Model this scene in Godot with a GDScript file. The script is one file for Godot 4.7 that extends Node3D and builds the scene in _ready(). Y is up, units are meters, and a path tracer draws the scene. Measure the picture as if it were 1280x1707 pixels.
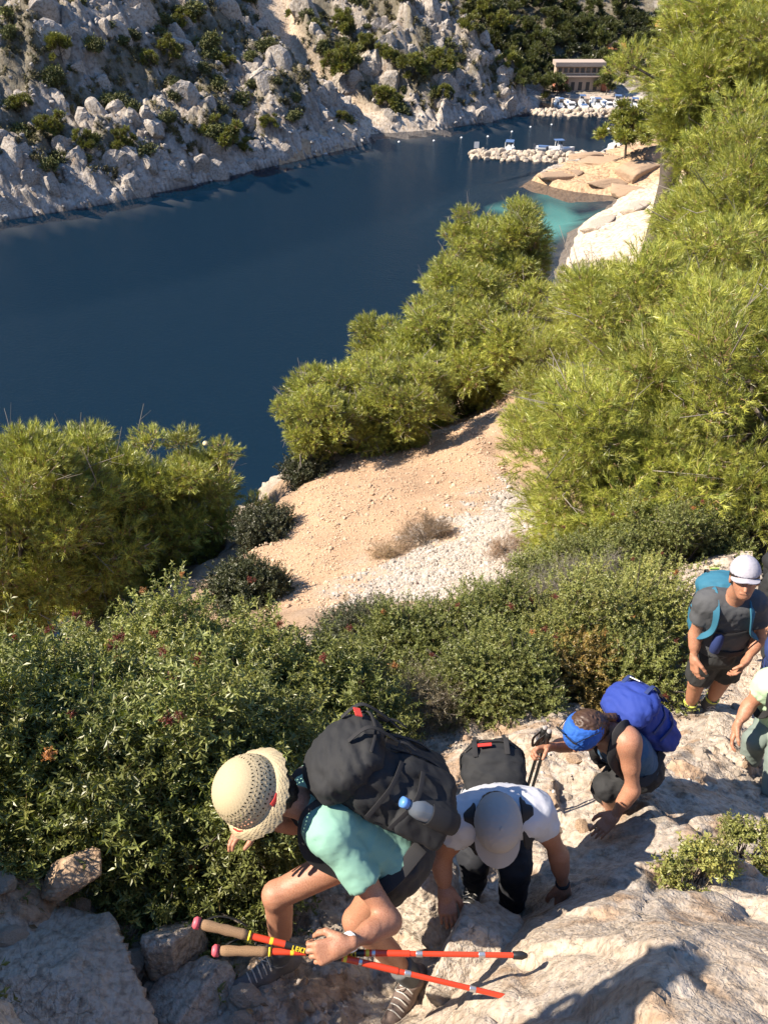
extends Node3D

var taken := {}
var M := {}
var TX := {}
var tbl := PackedFloat32Array()
var nz := FastNoiseLite.new()
var tris := 0

func _ready() -> void:
	var cam := Camera3D.new()
	cam.name = "camera"
	cam.fov = 65.0
	cam.near = 0.05
	cam.far = 1500.0
	cam.position = Vector3(0, 38, 0)
	cam.rotation_degrees = Vector3(-38, 0, 0)
	add_child(cam)
	cam.current = true
	var sun := DirectionalLight3D.new()
	sun.name = "sun"
	sun.light_color = Color(1.0, 0.945, 0.87)
	sun.light_energy = 1.6
	sun.light_angular_distance = 0.5
	sun.shadow_enabled = true
	sun.look_at_from_position(Vector3.ZERO, Vector3(0.73, -0.69, -0.05))
	add_child(sun)
	var we := WorldEnvironment.new()
	we.name = "world_environment"
	var e := Environment.new()
	e.background_mode = Environment.BG_SKY
	var sky := Sky.new()
	var sm := ProceduralSkyMaterial.new()
	sm.sky_top_color = Color(0.29, 0.43, 0.63)
	sm.sky_horizon_color = Color(0.66, 0.70, 0.74)
	sm.sky_curve = 0.14
	sm.ground_bottom_color = Color(0.16, 0.2, 0.24)
	sm.ground_horizon_color = Color(0.5, 0.6, 0.7)
	sm.sky_energy_multiplier = 0.95
	sm.sun_angle_max = 1.0
	sky.sky_material = sm
	e.sky = sky
	e.tonemap_mode = Environment.TONE_MAPPER_LINEAR
	e.tonemap_exposure = 2.35
	e.sdfgi_enabled = true
	e.ssao_enabled = true
	e.ssil_enabled = true
	we.environment = e
	add_child(we)
	prepare()
	make_materials()
	build_setting()
	plant_meshes()
	build_far_things()
	build_plants()
	build_people()
	build_near_rocks()

# ---------------------------------------------------------------- helpers
func prepare() -> void:
	var r := RandomNumberGenerator.new()
	r.seed = 77
	tbl.resize(4096)
	for i in 4096:
		tbl[i] = r.randf()
	nz.seed = 5
	nz.noise_type = FastNoiseLite.TYPE_SIMPLEX_SMOOTH
	nz.frequency = 1.0
	nz.fractal_octaves = 4

func numbered(called: String) -> String:
	if not taken.has(called):
		taken[called] = 0
		return called
	taken[called] += 1
	return "%s_%03d" % [called, taken[called]]

func thing(called: String, label: String, category: String, at := Vector3.ZERO, group := "") -> Node3D:
	var o := Node3D.new()
	o.name = numbered(called)
	add_child(o)
	o.position = at
	o.set_meta("label", label)
	o.set_meta("category", category)
	if group:
		o.set_meta("group", group)
	return o

func tag(o: Node, label: String, category: String, group := "", kind := "") -> void:
	o.set_meta("label", label)
	o.set_meta("category", category)
	if group:
		o.set_meta("group", group)
	if kind:
		o.set_meta("kind", kind)

func part(called: String, mesh: Mesh, m: Material, parent: Node, t := Transform3D.IDENTITY) -> MeshInstance3D:
	var o := MeshInstance3D.new()
	o.name = numbered(called) if parent == self else called
	o.mesh = mesh
	o.material_override = m
	parent.add_child(o, true)
	o.transform = t
	return o

func copy(o: Node3D, label := "") -> Node3D:
	var c: Node3D = o.duplicate()
	c.name = numbered(str(o.name).rstrip("0123456789").rstrip("_"))
	add_child(c)
	if label:
		c.set_meta("label", label)
	return c

func rng(s: int) -> RandomNumberGenerator:
	var r := RandomNumberGenerator.new()
	r.seed = s
	return r

func mat(called: String, c: Color, rough := 0.8, extra := {}) -> StandardMaterial3D:
	var m := StandardMaterial3D.new()
	m.resource_name = called
	m.albedo_color = c.linear_to_srgb()
	m.roughness = rough
	for k in extra:
		m.set(k, extra[k])
	M[called] = m
	return m

func noise_tex(freq: float, oct: int, normal := 0.0, ramp: Array = [], size := 512, type := FastNoiseLite.TYPE_SIMPLEX_SMOOTH) -> NoiseTexture2D:
	var n := FastNoiseLite.new()
	n.noise_type = type
	n.frequency = freq
	n.fractal_octaves = oct
	n.seed = int(freq * 1000) + oct
	var t := NoiseTexture2D.new()
	t.width = size
	t.height = size
	t.seamless = true
	t.noise = n
	if normal > 0.0:
		t.as_normal_map = true
		t.bump_strength = normal
	elif ramp:
		var g := Gradient.new()
		g.offsets = PackedFloat32Array(ramp[0])
		var cs := PackedColorArray()
		for v in ramp[1]:
			cs.append(v if v is Color else Color(v, v, v))
		g.colors = cs
		t.color_ramp = g
	return t

func tri_tex(m: StandardMaterial3D, alb: Texture2D, nrm: Texture2D, scale: float, nscale := 1.0, world := true) -> void:
	m.uv1_triplanar = true
	m.uv1_world_triplanar = world
	m.uv1_scale = Vector3.ONE * scale
	if alb:
		m.albedo_texture = alb
	if nrm:
		m.normal_enabled = true
		m.normal_texture = nrm
		m.normal_scale = nscale

func make_materials() -> void:
	TX.grain = noise_tex(0.02, 6, 0.0, [[0.0, 0.35, 0.6, 1.0], [0.55, 0.82, 0.98, 1.0]], 1024)
	TX.grain_n = noise_tex(0.03, 6, 9.0, [], 1024)
	TX.rock = noise_tex(0.012, 6, 0.0, [[0.0, 0.3, 0.42, 0.55, 1.0], [Color(0.56, 0.52, 0.48), Color(0.80, 0.77, 0.74), Color(0.93, 0.88, 0.82), Color(1, 0.98, 0.95), Color(0.86, 0.86, 0.88)]], 1024)
	var cn := FastNoiseLite.new()
	cn.noise_type = FastNoiseLite.TYPE_CELLULAR
	cn.cellular_return_type = FastNoiseLite.RETURN_DISTANCE2_SUB
	cn.frequency = 0.006
	cn.domain_warp_enabled = true
	cn.domain_warp_amplitude = 70.0
	cn.domain_warp_frequency = 0.009
	cn.domain_warp_fractal_octaves = 4
	cn.fractal_type = FastNoiseLite.FRACTAL_NONE
	cn.seed = 8
	var ct := NoiseTexture2D.new()
	ct.width = 1024
	ct.height = 1024
	ct.seamless = true
	ct.noise = cn
	var cg := Gradient.new()
	cg.offsets = PackedFloat32Array([0.0, 0.025, 0.10, 1.0])
	cg.colors = PackedColorArray([Color(0, 0, 0), Color(0.62, 0.62, 0.62), Color(0.8, 0.8, 0.8), Color(1, 1, 1)])
	ct.color_ramp = cg
	TX.crack = ct
	TX.cloth_n = noise_tex(0.09, 3, 3.0)
	TX.wave_n = noise_tex(0.018, 5, 10.0, [], 1024)
	mat("near_ground", Color(1, 1, 1), 0.92, {"vertex_color_use_as_albedo": true})
	tri_tex(M.near_ground, TX.rock, TX.grain_n, 1.6, 1.3)
	mat("far_ground", Color(1, 1, 1), 0.95, {"vertex_color_use_as_albedo": true})
	tri_tex(M.far_ground, TX.rock, TX.grain_n, 0.11, 1.0)
	mat("rock", Color(0.44, 0.40, 0.35), 0.9)
	tri_tex(M.rock, TX.rock, TX.grain_n, 1.9, 1.4, false)
	mat("rock_ochre", Color(0.40, 0.30, 0.215), 0.9)
	tri_tex(M.rock_ochre, TX.rock, TX.grain_n, 0.8, 1.1, false)
	mat("far_rock", Color(0.40, 0.38, 0.355), 0.92)
	tri_tex(M.far_rock, TX.rock, TX.grain_n, 0.3, 1.1, false)
	for a in [["near_ground", 0.9], ["rock", 0.7], ["rock_ochre", 0.7], ["far_ground", 16.0], ["far_rock", 6.0]]:
		M[a[0]].heightmap_enabled = true
		M[a[0]].heightmap_texture = TX.crack
		M[a[0]].heightmap_scale = a[1]
	mat("water", Color(0.0002, 0.015, 0.037, 0.5), 0.05, {"transparency": BaseMaterial3D.TRANSPARENCY_ALPHA})
	M.water.albedo_color.a = 0.5
	M.water.metallic_specular = 0.11
	tri_tex(M.water, null, TX.wave_n, 0.10, 0.7)
	mat("bark", Color(0.13, 0.105, 0.085), 0.95)
	tri_tex(M.bark, TX.grain, TX.grain_n, 3.0, 1.0, false)
	mat("twig_grey", Color(0.24, 0.21, 0.18), 0.95)
	var leafy := {"vertex_color_use_as_albedo": true, "cull_mode": BaseMaterial3D.CULL_DISABLED, "backlight_enabled": true}
	mat("needles", Color(1, 1, 1), 0.42, leafy)
	M.needles.metallic_specular = 0.6
	M.needles.backlight = Color(0.6, 0.6, 0.36)
	mat("leaves", Color(1, 1, 1), 0.42, leafy)
	M.leaves.backlight = Color(0.6, 0.65, 0.25)
	M.leaves.metallic_specular = 0.5
	mat("far_leaves", Color(1, 1, 1), 0.7, leafy)
	M.far_leaves.backlight = Color(0.4, 0.4, 0.2)
	mat("gravel", Color(1, 1, 1), 0.95, {"vertex_color_use_as_albedo": true})

# growing mesh: positions and indices, flat or smooth
class Raw:
	var v := PackedVector3Array()
	var n := PackedVector3Array()
	var c := PackedColorArray()
	var uv := PackedVector2Array()
	var i := PackedInt32Array()
	func tri(a: Vector3, b: Vector3, d: Vector3) -> void:
		# front faces run clockwise
		var nn := (d - a).cross(b - a)
		nn = nn.normalized() if nn.length_squared() > 1e-20 else Vector3.UP
		var k := v.size()
		v.append_array([a, b, d])
		n.append_array([nn, nn, nn])
		i.append_array([k, k + 1, k + 2])
	func quad(a: Vector3, b: Vector3, d: Vector3, e: Vector3) -> void:
		tri(a, b, d)
		tri(a, d, e)
	func box(lo: Vector3, hi: Vector3) -> void:
		obox(Transform3D(Basis.from_scale((hi - lo) * 0.5), (lo + hi) * 0.5))
	func obox(t: Transform3D) -> void:
		var p := []
		for k in 8:
			p.append(t * Vector3(-1 if k & 1 == 0 else 1, -1 if k & 2 == 0 else 1, -1 if k & 4 == 0 else 1))
		for f in [[0, 1, 3, 2], [5, 4, 6, 7], [4, 0, 2, 6], [1, 5, 7, 3], [2, 3, 7, 6], [4, 5, 1, 0]]:
			quad(p[f[0]], p[f[3]], p[f[2]], p[f[1]])
	func mesh() -> ArrayMesh:
		var a := []
		a.resize(Mesh.ARRAY_MAX)
		a[Mesh.ARRAY_VERTEX] = v
		a[Mesh.ARRAY_NORMAL] = n
		if c.size() == v.size():
			a[Mesh.ARRAY_COLOR] = c
		if uv.size() == v.size():
			a[Mesh.ARRAY_TEX_UV] = uv
		a[Mesh.ARRAY_INDEX] = i
		var m := ArrayMesh.new()
		m.add_surface_from_arrays(Mesh.PRIMITIVE_TRIANGLES, a)
		return m
	func add_grid(rows: Array, close := false) -> void:
		# rows: arrays of points of equal length; smooth normals
		var k := v.size()
		var w: int = rows[0].size()
		for r in rows.size():
			for q in w:
				var pr: Vector3 = rows[maxi(r - 1, 0)][q]
				var nr: Vector3 = rows[mini(r + 1, rows.size() - 1)][q]
				var pq: Vector3 = rows[r][(q - 1 + w) % w if close else maxi(q - 1, 0)]
				var nq: Vector3 = rows[r][(q + 1) % w if close else mini(q + 1, w - 1)]
				var nn := (nq - pq).cross(nr - pr)
				v.append(rows[r][q])
				n.append(nn.normalized() if nn.length_squared() > 1e-20 else Vector3.UP)
		for r in rows.size() - 1:
			for q in (w if close else w - 1):
				var a := k + r * w + q
				var b := k + r * w + (q + 1) % w
				i.append_array([a, b + w, b, a, a + w, b + w])

func tube_into(raw: Raw, pts: Array, radii: Array, sides := 6) -> void:
	var rows := []
	var side := Vector3.ZERO
	for k in pts.size():
		var d: Vector3 = (pts[mini(k + 1, pts.size() - 1)] - pts[maxi(k - 1, 0)]).normalized()
		if k == 0:
			side = d.cross(Vector3(0.31, 0.2, 0.93)).normalized()
		else:
			side = (side - d * side.dot(d)).normalized()
		var up := d.cross(side)
		var row := []
		for q in sides:
			var a := TAU * q / sides
			row.append(pts[k] + (side * cos(a) + up * sin(a)) * radii[k])
		rows.append(row)
	var first := []
	var last := []
	for q in sides:
		first.append(pts[0])
		last.append(pts[-1])
	rows.push_front(first)
	rows.push_back(last)
	raw.add_grid(rows, true)

func tube(pts: Array, radii: Array, sides := 6) -> ArrayMesh:
	var raw := Raw.new()
	tube_into(raw, pts, radii, sides)
	return raw.mesh()

func smooth_path(pts: Array, per := 6) -> Array:
	var out := []
	for k in pts.size() - 1:
		var a: Vector3 = pts[maxi(k - 1, 0)]
		var b: Vector3 = pts[k]
		var c: Vector3 = pts[k + 1]
		var d: Vector3 = pts[mini(k + 2, pts.size() - 1)]
		for q in per:
			out.append(b.cubic_interpolate(c, a, d, float(q) / per))
	out.append(pts[-1])
	return out

# a flat strap of even width along a path, its flat side turned to «up»
func ribbon_into(raw: Raw, pts: Array, up: Vector3, w: float, th: float) -> void:
	var rows := []
	for k in pts.size():
		var d: Vector3 = (pts[mini(k + 1, pts.size() - 1)] - pts[maxi(k - 1, 0)]).normalized()
		var s := d.cross(up).normalized()
		var u := s.cross(d)
		var p: Vector3 = pts[k]
		rows.append([p - s * w, p - s * w * 0.9 + u * th, p + s * w * 0.9 + u * th, p + s * w, p + s * w * 0.9 - u * th, p - s * w * 0.9 - u * th])
	var k0 := []
	var k1 := []
	for q in 6:
		k0.append(pts[0])
		k1.append(pts[-1])
	rows.push_front(k0)
	rows.push_back(k1)
	raw.add_grid(rows, true)

func ribbon(pts: Array, up: Vector3, w: float, th := 0.003, per := 6) -> ArrayMesh:
	var raw := Raw.new()
	ribbon_into(raw, smooth_path(pts, per), up, w, th)
	return raw.mesh()

func lathe(profile: Array, sides := 16) -> ArrayMesh:
	# profile: Vector2(radius, height) from bottom to top, round the y axis
	var raw := Raw.new()
	var rows := []
	for p in profile:
		var row := []
		for q in sides:
			var a := -TAU * q / sides
			row.append(Vector3(cos(a) * p.x, p.y, sin(a) * p.x))
		rows.append(row)
	raw.add_grid(rows, true)
	return raw.mesh()

func scatter(called: String, mesh: Mesh, m: Material, parent: Node, xf: Array, cols: PackedColorArray) -> MultiMeshInstance3D:
	var mm := MultiMesh.new()
	mm.transform_format = MultiMesh.TRANSFORM_3D
	mm.use_colors = true
	mm.mesh = mesh
	mm.instance_count = xf.size()
	for k in xf.size():
		mm.set_instance_transform(k, xf[k])
		mm.set_instance_color(k, cols[k])
	var o := MultiMeshInstance3D.new()
	o.name = numbered(called) if parent == self else called
	o.multimesh = mm
	o.material_override = m
	parent.add_child(o, true)
	return o

func looking(d: Vector3, roll: float, s := 1.0) -> Basis:
	# basis whose y axis runs along d
	var y := d.normalized()
	var x := y.cross(Vector3(0.13, 0.31, 0.94) if absf(y.z) < 0.9 else Vector3.RIGHT).normalized()
	var z := x.cross(y)
	return Basis(x * s, y * s, z * s) * Basis(Vector3.UP, roll)

func rdir(r: RandomNumberGenerator) -> Vector3:
	var z := r.randf_range(-1, 1)
	var a := r.randf() * TAU
	var q := sqrt(1.0 - z * z)
	return Vector3(q * cos(a), z, q * sin(a))

# broken planes: every cell of a jittered net is a tilted facet; returns (height, distance to the joint)
func facet(x: float, z: float, cell: float, s: int) -> Vector2:
	var gx := x / cell
	var gz := z / cell
	var ix := int(floor(gx))
	var iz := int(floor(gz))
	var b1 := 9.0
	var b2 := 9.0
	var h := 0.0
	var h2 := 0.0
	for a in range(ix - 1, ix + 2):
		for b in range(iz - 1, iz + 2):
			var k := (a * 73 + b * 157 + s * 311 + ((a * b) >> 2) * 7) & 4095
			var dx := gx - a - tbl[k]
			var dz := gz - b - tbl[(k + 1717) & 4095]
			var d := dx * dx + dz * dz
			if d < b2:
				var q := (tbl[(k + 811) & 4095] - 0.5) + dx * (tbl[(k + 2203) & 4095] - 0.5) * 1.6 + dz * (tbl[(k + 3001) & 4095] - 0.5) * 1.6
				if d < b1:
					b2 = b1
					h2 = h
					b1 = d
					h = q
				else:
					b2 = d
					h2 = q
	var e := sqrt(b2) - sqrt(b1)
	return Vector2(lerpf((h + h2) * 0.5, h, smoothstep(0.0, 0.16, e)), e)

# a broken stone: a ball cut by random planes, then roughened
func stone(s: int, dims: Vector3, sub := 6, planes := 14, rough := 0.03, sharp := 0.9) -> ArrayMesh:
	var r := rng(s)
	var pl := []
	for k in planes:
		var d := rdir(r)
		pl.append([d, r.randf_range(0.55, 0.95)])
	var raw := Raw.new()
	var faces := [[Vector3.RIGHT, Vector3.UP], [Vector3.LEFT, Vector3.UP], [Vector3.UP, Vector3.BACK], [Vector3.DOWN, Vector3.BACK], [Vector3.BACK, Vector3.UP], [Vector3.FORWARD, Vector3.UP]]
	for f in faces:
		var nn: Vector3 = f[0]
		var uu: Vector3 = f[1]
		var ww := uu.cross(nn)
		var rows := []
		for a in sub + 1:
			var row := []
			for b in sub + 1:
				var d := (nn + ww * (2.0 * b / sub - 1.0) + uu * (2.0 * a / sub - 1.0)).normalized()
				var rad := 1.15
				for q in pl:
					var c: float = d.dot(q[0])
					if c > 0.05:
						rad = minf(rad, q[1] / c)
				rad = lerpf(0.9, rad, sharp) * (1.0 + rough * nz.get_noise_3d(d.x * 3.0 + s, d.y * 3.0, d.z * 3.0) + 0.6 * rough * nz.get_noise_3d(d.x * 9.0, d.y * 9.0 + s, d.z * 9.0) + (0.35 * rough * nz.get_noise_3d(d.x * 24.0, d.y * 24.0 + s, d.z * 24.0) if sub > 12 else 0.0))
				row.append(d * rad * dims)
			rows.append(row)
		if sub > 6 or planes > 25:
			raw.add_grid(rows)
			continue
		# small stones keep their broken, flat faces
		for a in sub:
			for b2 in sub:
				raw.quad(rows[a][b2], rows[a + 1][b2], rows[a + 1][b2 + 1], rows[a][b2 + 1])
	return raw.mesh()

# ---------------------------------------------------------------- land and water
var ctrl := [
	Vector3(0.000, 36.350, 0.300), Vector3(0.900, 36.300, 0.200), Vector3(2.000, 36.100, 0.000), Vector3(-1.200, 35.800, 0.200), Vector3(-3.000, 34.800, 0.000), Vector3(4.000, 35.800, -0.500), Vector3(0.000, 37.000, 3.000), Vector3(6.000, 36.500, 3.000), Vector3(-6.000, 35.000, 4.000),
	Vector3(0.687, 35.785, -0.807), Vector3(0.578, 35.363, -1.112), Vector3(1.199, 35.385, -1.193), Vector3(1.400, 34.762, -1.722), Vector3(0.824, 34.605, -1.725), Vector3(0.611, 34.054, -1.815), Vector3(0.431, 34.036, -1.954), Vector3(0.222, 34.519, -1.468),
	Vector3(-0.436, 34.428, -1.448), Vector3(0.124, 34.371, -1.378), Vector3(-0.191, 34.437, -1.277), Vector3(-1.277, 34.819, -1.258), Vector3(-1.523, 34.714, -1.747), Vector3(-0.990, 34.254, -2.022), Vector3(-0.955, 34.455, -1.292),
	Vector3(1.115, 34.123, -2.238), Vector3(1.579, 33.960, -2.681), Vector3(2.243, 33.594, -2.966), Vector3(2.187, 33.793, -2.614), Vector3(2.322, 33.019, -3.850), Vector3(2.815, 32.341, -5.985), Vector3(3.643, 32.574, -5.913), Vector3(0.815, 33.647, -3.198),
	Vector3(0.418, 33.279, -3.418), Vector3(0.400, 31.500, -6.000), Vector3(-1.300, 32.600, -4.000), Vector3(-1.500, 29.800, -7.500), Vector3(2.000, 31.100, -7.200),
	Vector3(0.564, 29.157, -9.081), Vector3(-1.515, 27.994, -10.583), Vector3(0.896, 26.551, -16.436), Vector3(2.598, 28.932, -11.316), Vector3(-1.135, 26.677, -15.265), Vector3(0.157, 26.102, -17.354), Vector3(2.866, 25.532, -20.716), Vector3(4.979, 23.788, -25.698),
	Vector3(-3.135, 25.493, -15.609), Vector3(-2.627, 25.148, -17.877), Vector3(-2.105, 24.686, -19.420), Vector3(-0.493, 27.390, -12.650), Vector3(1.935, 27.964, -12.717),
	Vector3(-7.000, 13.000, -22.000), Vector3(-6.000, 11.000, -30.000), Vector3(0.000, 14.000, -34.000), Vector3(6.000, 14.000, -42.000), Vector3(-4.000, 32.200, -2.000), Vector3(-5.000, 28.500, -7.000), Vector3(-9.000, 22.000, -14.000), Vector3(-14.000, 14.000, -18.000), Vector3(-15.000, 16.000, -8.000), Vector3(-9.000, 28.000, -2.000), Vector3(-12.000, 28.000, 5.000),
	Vector3(2.900, 30.000, -8.800), Vector3(4.400, 31.100, -8.000), Vector3(8.000, 33.500, -4.000), Vector3(12.000, 33.000, -8.000), Vector3(7.000, 29.500, -13.000), Vector3(14.000, 30.000, -18.000), Vector3(7.600, 27.800, -22.000), Vector3(7.200, 30.000, -18.500), Vector3(16.000, 26.000, -30.000), Vector3(5.000, 21.800, -31.000), Vector3(10.000, 20.000, -38.000), Vector3(18.000, 16.000, -46.000), Vector3(4.000, 27.400, -14.500)
]
var tps_w := PackedFloat64Array()
# shore of the bay: x, z, steepness of the land behind, width of the flat foot
var shore := [[-180, -70, 0.8, 0.0], [-54.8, -115.8, 0.8, 0.0], [-40, -125, 0.8, 0.0], [-22, -141.5, 0.8, 0.0], [-3.3, -159.5, 0.75, 0.0], [-2.5, -167, 0.55, 0.0], [1.2, -168, 0.6, 0.0], [11.8, -171, 0.95, 0.0], [22, -177.5, 1.0, 0.0], [29, -184, 0.9, 0.0], [33, -188, 0.5, 1.0], [35, -197, 0.16, 6.0], [55, -198, 0.14, 6.0], [60, -186, 0.2, 3.0], [54, -172, 0.25, 2.0], [44, -158, 0.14, 2.0], [34, -149, 0.10, 2.0], [27, -142, 0.10, 2.0], [23.5, -136.6, 0.12, 1.0], [27, -132, 0.12, 1.0], [30, -129.8, 0.12, 1.0], [36, -127.5, 0.3, 1.0], [33, -121, 0.45, 0.5], [27.5, -114.4, 0.35, 0.0], [23, -100, 0.45, 0.0], [18, -80, 0.5, 0.0], [12, -62, 0.55, 0.0], [4, -48, 0.6, 0.0], [-6, -40, 0.6, 0.0], [-14, -30, 0.6, 0.0], [-22, -14, 0.6, 0.0], [-40, 15, 0.6, 0.0], [-90, 60, 0.6, 0.0]]

func tps_solve() -> void:
	var n := ctrl.size() + 3
	var a := []
	for i in n:
		var row := PackedFloat64Array()
		row.resize(n + 1)
		a.append(row)
	for i in ctrl.size():
		for j in ctrl.size():
			var d := Vector2(ctrl[i].x - ctrl[j].x, ctrl[i].z - ctrl[j].z).length_squared()
			a[i][j] = 0.5 * d * log(d) if d > 1e-9 else 0.02
		a[i][n - 3] = 1.0
		a[i][n - 2] = ctrl[i].x
		a[i][n - 1] = ctrl[i].z
		a[n - 3][i] = 1.0
		a[n - 2][i] = ctrl[i].x
		a[n - 1][i] = ctrl[i].z
		a[i][n] = ctrl[i].y
	for i in n:
		var p := i
		for j in range(i + 1, n):
			if absf(a[j][i]) > absf(a[p][i]):
				p = j
		var t = a[i]
		a[i] = a[p]
		a[p] = t
		for j in n:
			if j == i or a[j][i] == 0.0:
				continue
			var f: float = a[j][i] / a[i][i]
			for k in range(i, n + 1):
				a[j][k] -= f * a[i][k]
	for i in n:
		tps_w.append(a[i][n] / a[i][i])

func tps(x: float, z: float) -> float:
	var n := ctrl.size()
	var h := tps_w[n] + tps_w[n + 1] * x + tps_w[n + 2] * z
	for i in n:
		var p: Vector3 = ctrl[i]
		var dx := x - p.x
		var dz := z - p.z
		var d := dx * dx + dz * dz
		if d > 1e-9:
			h += tps_w[i] * 0.5 * d * log(d)
	return h

# signed distance to the shore (land positive), steepness, foot
func coast(x: float, z: float) -> Vector3:
	var best := 1e9
	var st := 0.5
	var foot := 0.0
	var cross := 0
	var n := shore.size()
	for i in n:
		var a: Array = shore[i]
		var b: Array = shore[(i + 1) % n]
		var ax: float = a[0]
		var az: float = a[1]
		var bx: float = b[0] - ax
		var bz: float = b[1] - az
		var t := clampf(((x - ax) * bx + (z - az) * bz) / (bx * bx + bz * bz), 0.0, 1.0)
		var dx := x - ax - bx * t
		var dz := z - az - bz * t
		var d := dx * dx + dz * dz
		if d < best:
			best = d
			st = lerpf(a[2], b[2], t)
			foot = lerpf(a[3], b[3], t)
		if (az > z) != (az + bz > z) and x < ax + bx * (z - az) / bz:
			cross += 1
	return Vector3(sqrt(best) * (-1.0 if cross % 2 == 1 else 1.0), st, foot)

# smooth ground height of the near headland and of the coast
func land(x: float, z: float) -> float:
	var t := smoothstep(-33.0, -46.0, z)
	var near := 0.0
	if t < 1.0:
		near = tps(x, z)
		if t == 0.0:
			return near
	var c := coast(x, z)
	return lerpf(near, shore_height(c), t)

func shore_height(c: Vector3) -> float:
	if c.x < 0.0:
		return maxf(-9.0, c.x * 0.55 - 0.4)
	var d := maxf(0.0, c.x - c.z)
	return minf(c.x, 1.0) * 1.1 - 0.3 + minf(c.x, c.z) * 0.12 + d * c.y + maxf(0.0, d - 16.0) * maxf(0.0, 0.55 - c.y)

func chute(x: float, z: float) -> float:
	# pale scree running from the inlet up between two spurs: 0 outside, 1 in the middle
	var t := clampf((-166.0 - z) / 40.0, 0.0, 1.0)
	var mid := -1.2 - 30.0 * t + 3.0 * sin(t * 9.0)
	var w := 3.0 + 5.0 * t
	var s := 1.0 - smoothstep(0.35, 1.0, absf(x - mid) / w)
	return s if z < -164.0 and z > -214.0 else 0.0

func hill(x: float, z: float, c: Vector3) -> float:
	var h := shore_height(c)
	if c.x < 0.0:
		return h
	var grow := smoothstep(0.0, 7.0, c.x)
	var ch := chute(x, z)
	var rocky := (1.0 - ch) * clampf(c.y * 2.2 - 0.35, 0.08, 1.2)
	var big := nz.get_noise_2d(x * 0.045, z * 0.045)
	h += grow * rocky * 4.5 * big - ch * grow * 4.0
	h += grow * rocky * 1.7 * facet(x + 5.0 * big, z * 0.7, 9.0, 1).x
	var f := facet(x * 1.15 + 1.5 * nz.get_noise_2d(x * 0.2, z * 0.2), z * 0.8, 3.2, 2)
	h += rocky * smoothstep(0.0, 1.5, c.x) * (1.3 * f.x - 0.4 * (1.0 - smoothstep(0.0, 0.18, f.y)))
	f = facet(x, z * 0.8, 1.15, 3)
	h += rocky * (0.6 * f.x - 0.18 * (1.0 - smoothstep(0.0, 0.2, f.y)))
	h += 0.25 * nz.get_noise_2d(x * 0.9, z * 0.9)
	return h

func grid_mesh(xs: PackedFloat32Array, zs: PackedFloat32Array, hs: PackedFloat32Array, cs: PackedColorArray, skip: PackedByteArray) -> ArrayMesh:
	var w := xs.size()
	var d := zs.size()
	var raw := Raw.new()
	raw.v.resize(w * d)
	raw.n.resize(w * d)
	raw.c = cs
	for j in d:
		for i in w:
			var k := j * w + i
			raw.v[k] = Vector3(xs[i], hs[k], zs[j])
			var i0 := maxi(i - 1, 0)
			var i1 := mini(i + 1, w - 1)
			var j0 := maxi(j - 1, 0)
			var j1 := mini(j + 1, d - 1)
			raw.n[k] = Vector3(-(hs[j * w + i1] - hs[j * w + i0]) / (xs[i1] - xs[i0]), 1.0, -(hs[j1 * w + i] - hs[j0 * w + i]) / (zs[j1] - zs[j0])).normalized()
	for j in d - 1:
		for i in w - 1:
			var k := j * w + i
			if skip[k]:
				continue
			raw.i.append_array([k, k + 1, k + w + 1, k, k + w + 1, k + w])
	return raw.mesh()

func steps(a: float, b: float, s: float) -> PackedFloat32Array:
	var n := int(round((b - a) / s))
	var out := PackedFloat32Array()
	for k in n + 1:
		out.append(a + (b - a) * k / n)
	return out

# mid and near ground: what kind of matter lies at a point; returns colour, relief in w
func scree(x: float, z: float) -> float:
	# the open bowl of loose stones below the trail
	var c := [Vector2(-3.0, -13.4), Vector2(-2.1, -17.2), Vector2(0.2, -18.6), Vector2(2.7, -22.6), Vector2(3.6, -22.0), Vector2(2.6, -17.5), Vector2(3.6, -12.6), Vector2(2.6, -9.4), Vector2(0.6, -8.4), Vector2(-2.2, -10.0)]
	var best := 1e9
	var cross := 0
	for i in c.size():
		var a: Vector2 = c[i]
		var b: Vector2 = c[(i + 1) % c.size()]
		var ab := b - a
		var t := clampf((Vector2(x, z) - a).dot(ab) / ab.length_squared(), 0.0, 1.0)
		best = minf(best, Vector2(x, z).distance_to(a + ab * t))
		if (a.y > z) != (b.y > z) and x < a.x + ab.x * (z - a.y) / ab.y:
			cross += 1
	return smoothstep(-0.5, 0.5, (best if cross % 2 == 1 else -best) + 0.5 * nz.get_noise_2d(x * 0.8, z * 0.8))

var trail := [Vector3(0.000, 38.000, 0.000), Vector3(0.578, 35.363, -1.112), Vector3(0.824, 34.605, -1.725), Vector3(1.285, 34.138, -2.313), Vector3(2.015, 33.667, -2.960), Vector3(2.322, 33.019, -3.850), Vector3(3.171, 32.735, -5.024), Vector3(3.305, 32.390, -6.023), Vector3(5.106, 32.001, -6.734)]

func trail_near(x: float, z: float) -> float:
	var best := 1e9
	for i in trail.size() - 1:
		var a := Vector2(trail[i].x, trail[i].z)
		var ab := Vector2(trail[i + 1].x, trail[i + 1].z) - a
		var t := clampf((Vector2(x, z) - a).dot(ab) / ab.length_squared(), 0.0, 1.0)
		best = minf(best, Vector2(x, z).distance_to(a + ab * t))
	return best

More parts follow.
